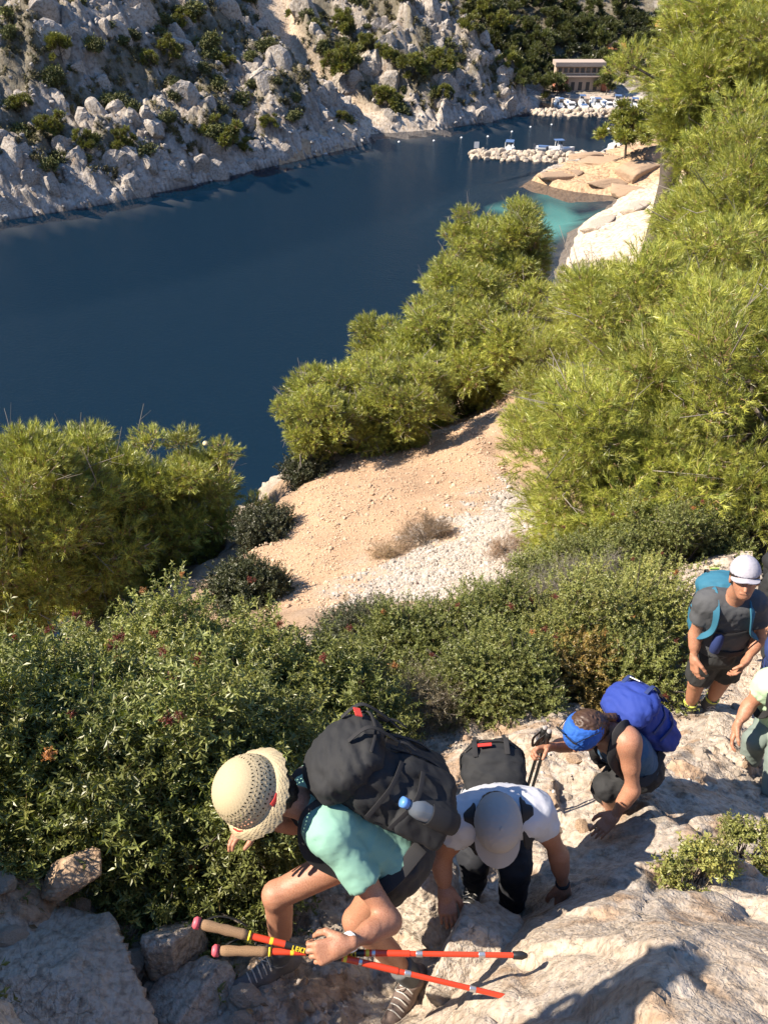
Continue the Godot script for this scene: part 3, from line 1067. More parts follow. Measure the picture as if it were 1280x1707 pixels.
func build_far_things() -> void:
	var r := rng(91)
	mat("white_paint", Color(0.78, 0.78, 0.76), 0.4)
	mat("dark_canvas", Color(0.05, 0.06, 0.08), 0.8)
	mat("blue_canvas", Color(0.06, 0.12, 0.25), 0.8)
	mat("plaster", Color(0.40, 0.31, 0.235), 0.9)
	mat("plaster_red", Color(0.36, 0.14, 0.085), 0.9)
	mat("concrete", Color(0.36, 0.29, 0.24), 0.9)
	mat("orange_tile", Color(0.55, 0.22, 0.09), 0.9)
	mat("dark_opening", Color(0.03, 0.032, 0.035), 0.5)
	mat("glass", Color(0.06, 0.07, 0.08), 0.1)
	mat("wood_brown", Color(0.16, 0.10, 0.06), 0.8)
	mat("buoy_yellow", Color(0.62, 0.52, 0.28), 0.5)
	mat("grey_metal", Color(0.35, 0.36, 0.37), 0.4, {"metallic": 0.6})
	var hillside := get_node("hillside")
	var coast_node := get_node("coast")
	# rocks that stand out of the hill: the largest as pieces, the small ones together
	var shapes := []
	for k in 10:
		shapes.append(stone(700 + k, Vector3(1.0, 0.9 + 0.3 * (k % 3), 0.8), 5, 9, 0.09, 1.0))
	var n := 0
	var guard := 0
	while n < 290 and guard < 9000:
		guard += 1
		var x := r.randf_range(-74.0, 34.0)
		var z := r.randf_range(-205.0, -112.0)
		var c := coast(x, z)
		if z > -108.0 - (x + 60.0) * 0.28 or c.x < 0.3 or c.x > 34.0 or chute(x, z) > 0.2 or c.y < 0.45:
			continue
		var shorely := c.x < 4.0
		if not shorely and nz.get_noise_2d(x * 0.11 + 7.0, z * 0.11) > 0.12:
			continue
		if shorely and r.randf() < 0.3:
			continue
		var s := r.randf_range(0.9, 1.9) if shorely else r.randf_range(1.1, 3.0) * r.randf_range(0.7, 1.0)
		var p := hill_at(x, z)
		var b := Basis.from_euler(Vector3(r.randf_range(-0.3, 0.4), r.randf_range(-0.7, 0.7), r.randf_range(0.1, 0.6))) * Basis.from_scale(Vector3(s, s * r.randf_range(0.8, 1.3), s * 0.8))
		part("rock", shapes[n % 10], M.far_rock, hillside, Transform3D(b, p - Vector3(0, 0.42 * s, 0)))
		n += 1
	var xf := []
	var cs := PackedColorArray()
	guard = 0
	while xf.size() < 1300 and guard < 60000:
		guard += 1
		var x := r.randf_range(-76.0, 36.0)
		var z := r.randf_range(-205.0, -112.0)
		var c := coast(x, z)
		if z > -108.0 - (x + 60.0) * 0.28 or c.x < 0.0 or c.x > 36.0 or c.y < 0.45:
			continue
		var ch := chute(x, z)
		var m := nz.get_noise_2d(x * 0.11 + 7.0, z * 0.11)
		if r.randf() > (0.9 if c.x < 3.5 else 0.6 - m * 1.3 - ch * 0.5):
			continue
		var s := r.randf_range(0.15, 0.5) * (1.0 - 0.4 * ch)
		xf.append(Transform3D(Basis.from_euler(Vector3(r.randf_range(-0.8, 0.8), r.randf() * TAU, r.randf_range(-0.8, 0.8))).scaled(Vector3(s, s * r.randf_range(0.7, 1.3), s)), hill_at(x, z)))
		var v := r.randf_range(0.8, 1.2)
		var k := Color(0.27, 0.25, 0.23) * v if c.x > 3.0 else Color(0.36, 0.335, 0.305) * v
		cs.append(Color(k.r, k.g, k.b))
	stuff(scatter("stones", stone(720, Vector3.ONE, 3, 12, 0.1, 0.9), M.gravel, hillside, xf, cs))
	# low scrub that nobody could count
	xf = []
	cs = PackedColorArray()
	var scrub_ball := leaf_clump(131, 0.5, 26, 4, 0.16, 0.11)
	guard = 0
	while xf.size() < 6500 and guard < 60000:
		guard += 1
		var x := r.randf_range(-80.0, 60.0)
		var z := r.randf_range(-250.0, -112.0)
		var c := coast(x, z)
		if z > -108.0 - (x + 60.0) * 0.28 or c.x < 3.0 or c.y < 0.3 and c.x < 16.0 or x > 33.0 and z > -196.0:
			continue
		if r.randf() > 0.5 + 1.6 * nz.get_noise_2d(x * 0.11 + 7.0, z * 0.11) - chute(x, z):
			continue
		xf.append(Transform3D(Basis(Vector3.UP, r.randf() * TAU).scaled(Vector3.ONE * r.randf_range(0.6, 1.6)), hill_at(x, z)))
		cs.append(vary(r, Color(0.085, 0.08, 0.035), Color(0.19, 0.17, 0.08)))
	var ov := scatter("scrub", scrub_ball, M.far_leaves, self, xf, cs)
	tag(ov, "low olive scrub between the rocks of the far hillside", "scrub", "", "stuff")
	# single shrubs on the hill
	var proto := []
	for k in 4:
		var rr := rng(800 + k)
		var t := thing("hill_shrub", "dark round shrub rooted among the pale rocks across the water", "shrub", Vector3(0, 0, 0), "shrubs on the far hillside")
		var x2 := []
		var c2 := PackedColorArray()
		for q in 16:
			var d := rdir(rr)
			d.y = absf(d.y)
			x2.append(Transform3D(looking((d + Vector3.UP).normalized(), rr.randf() * TAU, rr.randf_range(0.8, 1.2)), Vector3(d.x * 0.9, d.y * 0.75, d.z * 0.9) * pow(rr.randf(), 0.4)))
			c2.append(vary(rr, Color(0.06, 0.072, 0.022), Color(0.17, 0.18, 0.05)))
		part("stem", tube([Vector3(0, -0.4, 0), Vector3(0.05, 0.3, 0)], [0.07, 0.03], 5), M.bark, t)
		stuff(scatter("foliage", scrub_ball, M.far_leaves, t, x2, c2))
		proto.append(t)
	n = 0
	guard = 0
	while n < 130 and guard < 6000:
		guard += 1
		var x := r.randf_range(-72.0, 36.0)
		var z := r.randf_range(-200.0, -116.0)
		var c := coast(x, z)
		if z > -108.0 - (x + 60.0) * 0.28 or c.x < 3.5 or c.x > 36.0 or c.y < 0.45 or chute(x, z) > 0.1:
			continue
		if nz.get_noise_2d(x * 0.11 + 7.0, z * 0.11) < -0.12 and r.randf() < 0.6:
			continue
		var o: Node3D = proto[n] if n < 4 else copy(proto[n % 4])
		o.transform = Transform3D(Basis(Vector3.UP, r.randf() * TAU).scaled(Vector3(1.0, r.randf_range(0.7, 1.1), 1.0) * r.randf_range(0.8, 2.0)), hill_at(x, z))
		n += 1
	# pines on the hill
	var far := [[Vector3(-26.221, 3.442, -141.226), 3.4, "broad pine standing alone above the far shore rocks"], [Vector3(-23.472, 2.267, -144.088), 1.6, "small dark pine touching the lone pine above the far shore"], [Vector3(-40.332, 5.472, -132.217), 2.2, "bright low pine on the far slope near the shore"], [Vector3(-49.948, 7.571, -130.622), 2.6, "spreading low pine on the far slope"], [Vector3(-44.959, 6.422, -129.745), 2.0, "flat pine between the two low pines of the far slope"],
		[Vector3(-7.986, 13.484, -189.739), 3.0, "pine beside the pale scree chute, uppermost"], [Vector3(-7.802, 6.954, -179.825), 4.4, "large dark pine at the foot of the second headland"], [Vector3(0.591, 2.749, -173.550), 3.2, "dark pine over the small inlet"], [Vector3(5.950, 7.222, -178.275), 3.4, "pine on the headland's ledge"], [Vector3(11.428, 7.362, -180.582), 3.6, "wide pine on the headland's ledge, next to its twin"], [Vector3(0.595, 10.047, -180.396), 2.4, "slim pine on the headland above the inlet"], [Vector3(-7.730, 3.523, -160.804), 1.4, "tiny pine on the spur over the shore"], [Vector3(-18.796, 15.466, -195.433), 2.2, "small pine at the top of the scree chute"], [Vector3(-2.999, 11.698, -183.423), 2.4, "pine in the notch of the headland"], [Vector3(-36.194, 14.443, -154.931), 2.4, "dark pine amid the boulders of the far slope"], [Vector3(-50.087, 16.000, -141.981), 2.8, "pine high on the shaded far slope"], [Vector3(-34.975, 17.688, -164.319), 2.2, "pine near the skyline rocks of the far slope"], [Vector3(-38.653, 14.320, -149.999), 1.8, "stunted pine on the far slope"], [Vector3(-54.502, 10.570, -133.005), 2.0, "stunted pine low on the far slope"], [Vector3(-19.638, 4.753, -149.744), 1.8, "little pine by the bright shore boulders"], [Vector3(-27.648, 12.173, -160.614), 2.0, "little pine under the pale crag"], [Vector3(23.696, 11.951, -231.435), 3.4, "pine on the steep flank above the breakwaters"], [Vector3(27.833, 8.770, -226.218), 3.6, "tall pine on the steep flank above the breakwaters"], [Vector3(17.100, 13.628, -188.620), 2.8, "pine on the crag's shoulder"], [Vector3(11.810, 4.663, -174.746), 1.8, "pine at the crag's foot"], [Vector3(26.389, 6.985, -189.410), 3.0, "pine where the crag meets the harbour"]]
	for k in far.size():
		var a: Array = far[k]
		pine(a[2], a[0] - Vector3(0, 0.3, 0), a[1] * 1.45, a[1] * 0.9, 900 + k, "far", "pines on the far hillside", Vector2.ZERO, 26, 0.8, Color(0.24, 0.25, 0.045))
	var back := []
	for p in [Vector3(35.355, 8.607, -227.484), Vector3(37.840, 5.520, -222.062), Vector3(41.522, 9.580, -229.911), Vector3(44.880, 7.480, -226.328), Vector3(33.323, 5.096, -220.609), Vector3(49.509, 8.511, -228.223), Vector3(52.605, 5.965, -223.402), Vector3(39.751, 12.798, -235.335), Vector3(45.703, 12.234, -234.629), Vector3(51.763, 11.610, -234.466), Vector3(56.207, 8.487, -228.414), Vector3(34.877, 2.468, -209.425), Vector3(32.887, 12.884, -234.527), Vector3(59.910, 11.656, -234.057), Vector3(54.031, 3.574, -218.062), Vector3(37.156, 3.630, -216.107), Vector3(61.225, 5.467, -222.419), Vector3(28.981, 3.922, -187.599), Vector3(35.378, 0.842, -197.942), Vector3(49.407, 0.843, -199.229), Vector3(38.069, 0.295, -197.638)]:
		back.append(p)
	for k in back.size():
		var sz := r.randf_range(2.6, 3.8)
		pine("dark pine in the wood behind the harbour houses", back[k] - Vector3(0, 0.3, 0), sz * 1.5, sz * 0.9, 940 + k, "far", "wood behind the harbour", Vector2.ZERO, 24, 0.8, Color(0.13, 0.15, 0.035))
	# more of the wood, only as a mass
	xf = []
	cs = PackedColorArray()
	for k in 900:
		var x := r.randf_range(20.0, 95.0)
		var z := r.randf_range(-258.0, -206.0)
		var c := coast(x, z)
		if c.x < 12.0 or nz.get_noise_2d(x * 0.08, z * 0.08) < -0.05:
			continue
		xf.append(Transform3D(Basis(Vector3.UP, r.randf() * TAU).scaled(Vector3.ONE * r.randf_range(1.0, 2.0)), hill_at(x, z) + Vector3(0, 1.3, 0)))
		cs.append(vary(r, Color(0.045, 0.058, 0.02), Color(0.11, 0.12, 0.035)))
	ov = scatter("forest", clumps.far[1], M.needles, self, xf, cs)
	tag(ov, "dense dark green wood on the slope behind the harbour", "wood", "", "stuff")
	xf = []
	cs = PackedColorArray()
	for k in 700:
		var x := r.randf_range(8.0, 85.0)
		var z := r.randf_range(-175.0, -48.0)
		var c := coast(x, z)
		if c.x < 12.0 or z < -128.0 and x < 56.0:
			continue
		xf.append(Transform3D(Basis(Vector3.UP, r.randf() * TAU).scaled(Vector3.ONE * r.randf_range(0.9, 1.7)), Vector3(x, land(x, z) + 0.9, z)))
		cs.append(vary(r, Color(0.08, 0.095, 0.025), Color(0.18, 0.19, 0.04)))
	ov = scatter("undergrowth", clumps.far[2], M.needles, self, xf, cs)
	tag(ov, "pine scrub covering the coast between the near pines and the harbour", "scrub", "", "stuff")
	# breakwaters of heaped stones
	var bshape := []
	for k in 6:
		bshape.append(stone(740 + k, Vector3(1.0, 0.8, 0.9), 4, 12, 0.06, 0.95))
	mat("pale_rock", Color(0.50, 0.45, 0.385), 0.9)
	tri_tex(M.pale_rock, TX.rock, TX.grain_n, 0.5, 1.0, false)
	for w in [["breakwater", "near breakwater of pale heaped stones with boats moored behind", Vector3(15.2, 0, -151.0), Vector3(39.0, 0, -148.0), 230], ["breakwater", "far breakwater of pale heaped stones before the harbour", Vector3(31.0, 0, -184.5), Vector3(50.0, 0, -182.5), 150]]:
		var t := thing(w[0], w[1], "breakwater", w[2])
		var along: Vector3 = w[3] - w[2]
		var across := along.cross(Vector3.UP).normalized()
		for k in w[4]:
			var f := r.randf()
			var q := r.randf_range(-1.0, 1.0)
			var s := r.randf_range(0.42, 0.85)
			var taper := minf(1.0, 0.55 + f * 4.0)
			var p := along * f + across * q * 1.9 * taper + Vector3(0, (1.0 - absf(q)) * 1.0 * taper - 0.05, 0)
			part("rock", bshape[k % 6], M.pale_rock, t, Transform3D(Basis.from_euler(Vector3(r.randf() * 0.8, r.randf() * TAU, r.randf() * 0.8)).scaled(Vector3.ONE * s), p))
		part("core", stone(760, Vector3(along.length() * 0.5, 0.5, 1.5), 5, 10, 0.05), M.pale_rock, t, Transform3D(Basis(Vector3.UP, -atan2(along.z, along.x)), along * 0.5))
	# the warm flat rocks of the point, and the white one before them
	var flats := [[Vector3(27.973, 1.120, -135.176), Vector3(4.2, 0.8, 1.9), 0.2, "flat ochre rock reaching furthest into the bay"], [Vector3(36.439, 1.560, -141.258), Vector3(5.0, 1.3, 3.0), -0.3, "broad ochre rock at the root of the breakwater"], [Vector3(40.021, 2.515, -132.372), Vector3(4.5, 2.0, 3.0), 0.4, "split ochre rock above the cove"], [Vector3(34.653, 1.230, -130.504), Vector3(3.4, 0.9, 1.6), 0.1, "low ochre rock at the edge of the cove"], [Vector3(43.346, 3.827, -135.267), Vector3(3.8, 2.4, 2.6), 0.9, "high ochre rock under the small round pine"], [Vector3(37.210, 0.989, -127.286), Vector3(3.0, 1.1, 1.5), -0.4, "ochre rock at the back of the cove"], [Vector3(34.015, 1.026, -146.356), Vector3(3.6, 0.9, 2.0), 0.0, "ochre rock beside the breakwater stones"]]
	for k in flats.size():
		var a: Array = flats[k]
		var o := part("shore_rock", stone(770 + k, a[1], 10, 16, 0.07, 0.95), M.rock_ochre, self, Transform3D(Basis(Vector3.UP, a[2]), a[0] + Vector3(0, -0.1, 0)))
		tag(o, a[3], "rock", "ochre rocks of the point")
	for a in [[Vector3(29.138, 1.950, -109.443), Vector3(4.6, 0.9, 1.5), 0.85, "long white rock sloping into the turquoise cove"], [Vector3(34.383, 3.445, -111.523), Vector3(3.4, 1.0, 1.4), 0.7, "white rock above the turquoise cove"]]:
		var o := part("shore_rock", stone(785, a[1], 10, 14, 0.05, 0.9), M.pale_rock, self, Transform3D(Basis(Vector3.UP, a[2]), a[0]))
		tag(o, a[3], "rock", "white rocks of the cove")
	pale_cliff()
	buildings()
	boats()
	# buoys on the bay
	var by := [[Vector3(-15.347, -0.000, -58.164), 0.26, "cream buoy floating off the cliff, nearest the lentisk"], [Vector3(-4.643, -0.000, -67.772), 0.24, "cream buoy floating near the pine thicket"], [Vector3(2.802, -0.000, -160.882), 0.22, ""], [Vector3(9.347, -0.000, -161.772), 0.22, ""], [Vector3(14.699, -0.000, -164.034), 0.22, ""], [Vector3(19.806, -0.000, -164.954), 0.22, ""], [Vector3(24.858, -0.000, -168.722), 0.22, ""], [Vector3(29.038, -0.000, -172.639), 0.2, ""], [Vector3(33.534, -0.000, -174.657), 0.2, ""]]
	for k in by.size():
		var a: Array = by[k]
		var t := thing("buoy", a[2] if a[2] else "small white buoy in the line across the harbour mouth", "buoy", Vector3(a[0].x, 0.0, a[0].z), "" if a[2] else "line of buoys across the bay")
		var ra: float = a[1]
		part("float", lathe([Vector2(0, -ra * 0.8), Vector2(ra * 0.75, -ra * 0.5), Vector2(ra, 0.0), Vector2(ra * 0.95, ra * 0.4), Vector2(ra * 0.6, ra * 0.85), Vector2(0.12 * ra, ra), Vector2(0, ra)], 14), M.buoy_yellow if a[2] else M.white_paint, t)
		part("eye", lathe([Vector2(0.1 * ra, ra * 0.95), Vector2(0.16 * ra, ra * 1.1), Vector2(0.1 * ra, ra * 1.3), Vector2(0, ra * 1.32)], 8), M.grey_metal, t)

func pale_cliff() -> void:
	# bare pale rock falling from the edge of the scree to the sea
	var cl := [[Vector3(-3.060, 24.879, -15.763), Vector3(1.5, 2.6, 1.7), "pale cliff rock beside the grey shrub"], [Vector3(-2.824, 24.527, -17.392), Vector3(1.3, 2.6, 1.6), "pale cliff rock dropping to the sea"], [Vector3(-2.456, 24.341, -19.150), Vector3(1.0, 2.4, 1.6), "pale cliff rock below the smallest pine"], [Vector3(-3.191, 25.280, -14.173), Vector3(1.5, 2.2, 1.5), "pale cliff rock half hidden by the lentisk"]]
	for k in cl.size():
		var a: Array = cl[k]
		var o := part("cliff_rock", stone(790 + k, a[1], 12, 16, 0.09, 0.9), M.rock, self, Transform3D(Basis(Vector3.UP, 0.5 * k), a[0] - Vector3(0.3, 2.0, 0)))
		tag(o, a[2], "rock", "pale rocks of the cliff edge")

func buildings() -> void:
	# harbour house: two storeys, flat roof with a deep eave, upper row of windows, red wing to one side
	var at := Vector3(43.593, 1.172, -201.395)
	var t := thing("harbour_house", "beige two storey harbour house with a flat roof and a band of windows", "house", at)
	var w := 6.2
	t.scale = Vector3.ONE * 0.84
	part("wall", box_mesh(Vector3(-w + 3.4, -1.5, -4), Vector3(w, 3.6, 0)), M.plaster, t)
	part("upper_wall", box_mesh(Vector3(-w, 3.6, -4), Vector3(w, 5.9, -0.7)), M.plaster, t)
	part("roof", box_mesh(Vector3(-w - 0.5, 5.9, -4.6), Vector3(w + 0.4, 6.9, 0.5)), M.concrete, t)
	part("balcony_slab", box_mesh(Vector3(-w - 0.1, 3.45, -0.7), Vector3(w + 0.2, 3.7, 0.9)), M.concrete, t)
	part("red_wing", box_mesh(Vector3(-w, -1.5, -3.6), Vector3(-w + 3.38, 3.4, 0.3)), M.plaster_red, t)
	part("awning", box_mesh(Vector3(-w + 0.2, 0.9, 0.31), Vector3(-w + 3.0, 1.2, 1.9)), M.orange_tile, t)
	part("door", box_mesh(Vector3(-w + 1.0, -0.8, 0.31), Vector3(-w + 2.2, 0.85, 0.36)), M.dark_opening, t)
	for k in 8:
		var x := -w + 0.5 + k * 1.5
		var win := part("window", box_mesh(Vector3(x, 4.3, -0.72), Vector3(x + 1.05, 5.5, -0.62)), M.wood_brown, t)
		part("pane", box_mesh(Vector3(x + 0.1, 4.4, -0.62), Vector3(x + 0.95, 5.4, -0.6)), M.glass, win)
	for k in 4:
		var x := -w + 4.2 + k * 2.0
		part("opening", box_mesh(Vector3(x, 0.2, -0.02), Vector3(x + 1.0, 2.2, 0.03)), M.dark_opening, t)
	part("railing", box_mesh(Vector3(-w, 4.35, 0.8), Vector3(w + 0.1, 4.42, 0.86)), M.grey_metal, t)
	for k in 9:
		part("railing_post", box_mesh(Vector3(-w + k * 1.54, 3.7, 0.81), Vector3(-w + k * 1.54 + 0.06, 4.36, 0.85)), M.grey_metal, t)
	part("side_block", box_mesh(Vector3(w + 0.05, -1.5, -3), Vector3(w + 2.3, 2.0, 0.4)), M.plaster_red, t)
	for a in [[Vector3(55.875, 4.953, -221.566), 3.0, "small house with an orange tiled roof in the wood"], [Vector3(68.369, 8.620, -225.417), 3.6, "house with an orange roof high behind the pines"]]:
		var hse := thing("hill_house", a[2], "house", a[0])
		var s: float = a[1]
		part("wall", box_mesh(Vector3(-s * 0.6, -1, -s * 0.5), Vector3(s * 0.6, s * 0.6, s * 0.5)), M.plaster, hse)
		var raw := Raw.new()
		var e := s * 0.7
		var p := [Vector3(-e, s * 0.6, s * 0.6), Vector3(e, s * 0.6, s * 0.6), Vector3(e, s, 0), Vector3(-e, s, 0), Vector3(e, s * 0.6, -s * 0.6), Vector3(-e, s * 0.6, -s * 0.6)]
		raw.quad(p[0], p[3], p[2], p[1])
		raw.quad(p[3], p[5], p[4], p[2])
		raw.tri(p[0], p[5], p[3])
		raw.tri(p[1], p[2], p[4])
		raw.quad(p[0], p[1], p[4], p[5])
		part("roof", raw.mesh(), M.orange_tile, hse)
		for q in 2:
			part("window", box_mesh(Vector3(-s * 0.4 + q * s * 0.5, 0.2, s * 0.5), Vector3(-s * 0.4 + q * s * 0.5 + 0.5, 1.1, s * 0.5 + 0.04)), M.dark_opening, hse)
	var q := thing("quay", "concrete quay in front of the harbour house", "quay", Vector3(46, 0, -196.5))
	part("deck", box_mesh(Vector3(-9, -1.0, -2.4), Vector3(9, 0.75, 1.6)), M.concrete, q)
	part("edge", box_mesh(Vector3(-9, 0.752, 1.2), Vector3(9, 0.9, 1.62)), M.pale_rock, q)
	# white notice on two posts at the tip of the breakwater
	var s := thing("notice_board", "small white notice on a post at the tip of the near breakwater", "sign", Vector3(16.2, 0.6, -150.6))
	part("post", tube([Vector3(0, -0.4, 0), Vector3(0, 1.6, 0)], [0.06, 0.06], 6), M.grey_metal, s)
	part("panel", box_mesh(Vector3(-0.42, 0.9, 0.07), Vector3(0.42, 1.9, 0.12)), M.white_paint, s)

func hull(l: float, w: float, h: float) -> ArrayMesh:
	# open-topped boat hull with a pointed bow, along +z
	var raw := Raw.new()
	var rows := []
	for k in 11:
		var f := k / 10.0
		var half := w * 0.5 * (1.0 - pow(maxf(0.0, f - 0.35) / 0.65, 2.2)) * (0.86 + 0.14 * minf(1.0, f * 4.0))
		var sheer := h * (1.0 + 0.35 * f * f)
		var z := (f - 0.5) * l
		rows.append([Vector3(0, sheer * 0.55, z), Vector3(-half * 0.8, sheer * 0.6, z), Vector3(-half * 0.86, sheer, z), Vector3(-half, sheer, z + 0.02), Vector3(-half * 0.85, 0.05, z), Vector3(0, -0.25, z - 0.1 * f), Vector3(half * 0.85, 0.05, z), Vector3(half, sheer, z + 0.02), Vector3(half * 0.86, sheer, z), Vector3(half * 0.8, sheer * 0.6, z)])
	raw.add_grid(rows, true)
	var fan: Array = rows[0]
	for k in range(3, 7):
		raw.tri(fan[0], fan[k + 1], fan[k])
	return raw.mesh()

func boat(label: String, at: Vector3, turn: float, l: float, style: int, group: String) -> Node3D:
	var t := thing("motor_boat", label, "boat", at, group)
	t.rotation.y = turn
	var w := l * 0.36
	part("hull", hull(l, w, 0.65), M.white_paint, t)
	part("deck", box_mesh(Vector3(-w * 0.34, 0.36, l * 0.02), Vector3(w * 0.34, 0.74, l * 0.27)), M.white_paint, t)
	part("outboard_motor", box_mesh(Vector3(-0.17, 0.1, -l * 0.5 - 0.45), Vector3(0.17, 1.05, -l * 0.5 - 0.06)), M.dark_canvas, t)
	if style == 0:
		part("console", box_mesh(Vector3(-0.4, 0.4, -0.5), Vector3(0.4, 1.3, 0.0)), M.white_paint, t)
		part("windscreen", box_mesh(Vector3(-0.4, 1.3, -0.12), Vector3(0.4, 1.7, -0.06)), M.glass, t)
		var arch := Raw.new()
		for s in [-1.0, 1.0]:
			tube_into(arch, [Vector3(s * w * 0.4, 0.6, -l * 0.22), Vector3(s * w * 0.36, 2.0, -l * 0.2)], [0.05, 0.05], 6)
		tube_into(arch, [Vector3(-w * 0.36, 2.0, -l * 0.2), Vector3(w * 0.36, 2.0, -l * 0.2)], [0.05, 0.05], 6)
		part("arch", arch.mesh(), M.white_paint, t)
		part("bimini", box_mesh(Vector3(-w * 0.38, 2.05, -l * 0.3), Vector3(w * 0.38, 2.12, l * 0.05)), M.blue_canvas, t)
	elif style == 1:
		part("cabin", box_mesh(Vector3(-w * 0.32, 0.4, -0.3), Vector3(w * 0.32, 1.5, l * 0.2)), M.white_paint, t)
		part("cabin_window", box_mesh(Vector3(-w * 0.325, 0.95, 0.0), Vector3(w * 0.325, 1.35, l * 0.205)), M.glass, t)
	else:
		part("cover", box_mesh(Vector3(-w * 0.3, 0.6, -l * 0.4), Vector3(w * 0.3, 0.85, l * 0.0)), M.blue_canvas, t)
	return t

func boats() -> void:
	boat("white motor boat with an arch moored behind the near breakwater", Vector3(22.5, 0, -153.6), 2.9, 5.4, 0, "boats at the near breakwater")
	boat("open white boat with a dark cover in the middle of the near breakwater", Vector3(29.6, 0, -154.5), 1.3, 4.6, 2, "boats at the near breakwater")
	boat("white boat with a blue sunshade at the near breakwater", Vector3(31.8, 0, -153.8), 1.7, 4.8, 0, "boats at the near breakwater")
	boat("white cabin boat lying against the ochre rocks", Vector3(40.5, 0, -153.0), 2.5, 5.2, 1, "boats by the ochre rocks")
	boat("white cabin boat further out beside the ochre rocks", Vector3(42.4, 0, -157.0), 2.6, 5.0, 1, "boats by the ochre rocks")
	var r := rng(55)
	for k in 13:
		boat("white boat moored in the small harbour behind the far breakwater", Vector3(37.5 + (k % 7) * 2.6 + r.randf_range(-0.3, 0.3), 0, -188.5 - (k / 7) * 4.2), PI * (k / 7) + r.randf_range(-0.2, 0.2), r.randf_range(4.2, 5.4), k % 3, "boats in the harbour")
	for p in [[Vector3(45.992, -0.000, -167.766), "tall bare mast of a boat hidden by the small pine"], [Vector3(50.416, -0.000, -168.722), "second bare mast behind the small pine"]]:
		var t := thing("sail_boat", p[1], "boat", Vector3(p[0].x, 0.0, p[0].z))
		t.rotation.y = 1.4
		part("hull", hull(6.0, 2.0, 0.7), M.white_paint, t)
		part("mast", tube([Vector3(0, 0.3, 0), Vector3(0, 6.5, 0)], [0.06, 0.04], 6), M.grey_metal, t)
		part("boom", tube([Vector3(0, 1.4, 0), Vector3(0, 1.4, -2.4)], [0.04, 0.04], 6), M.grey_metal, t)

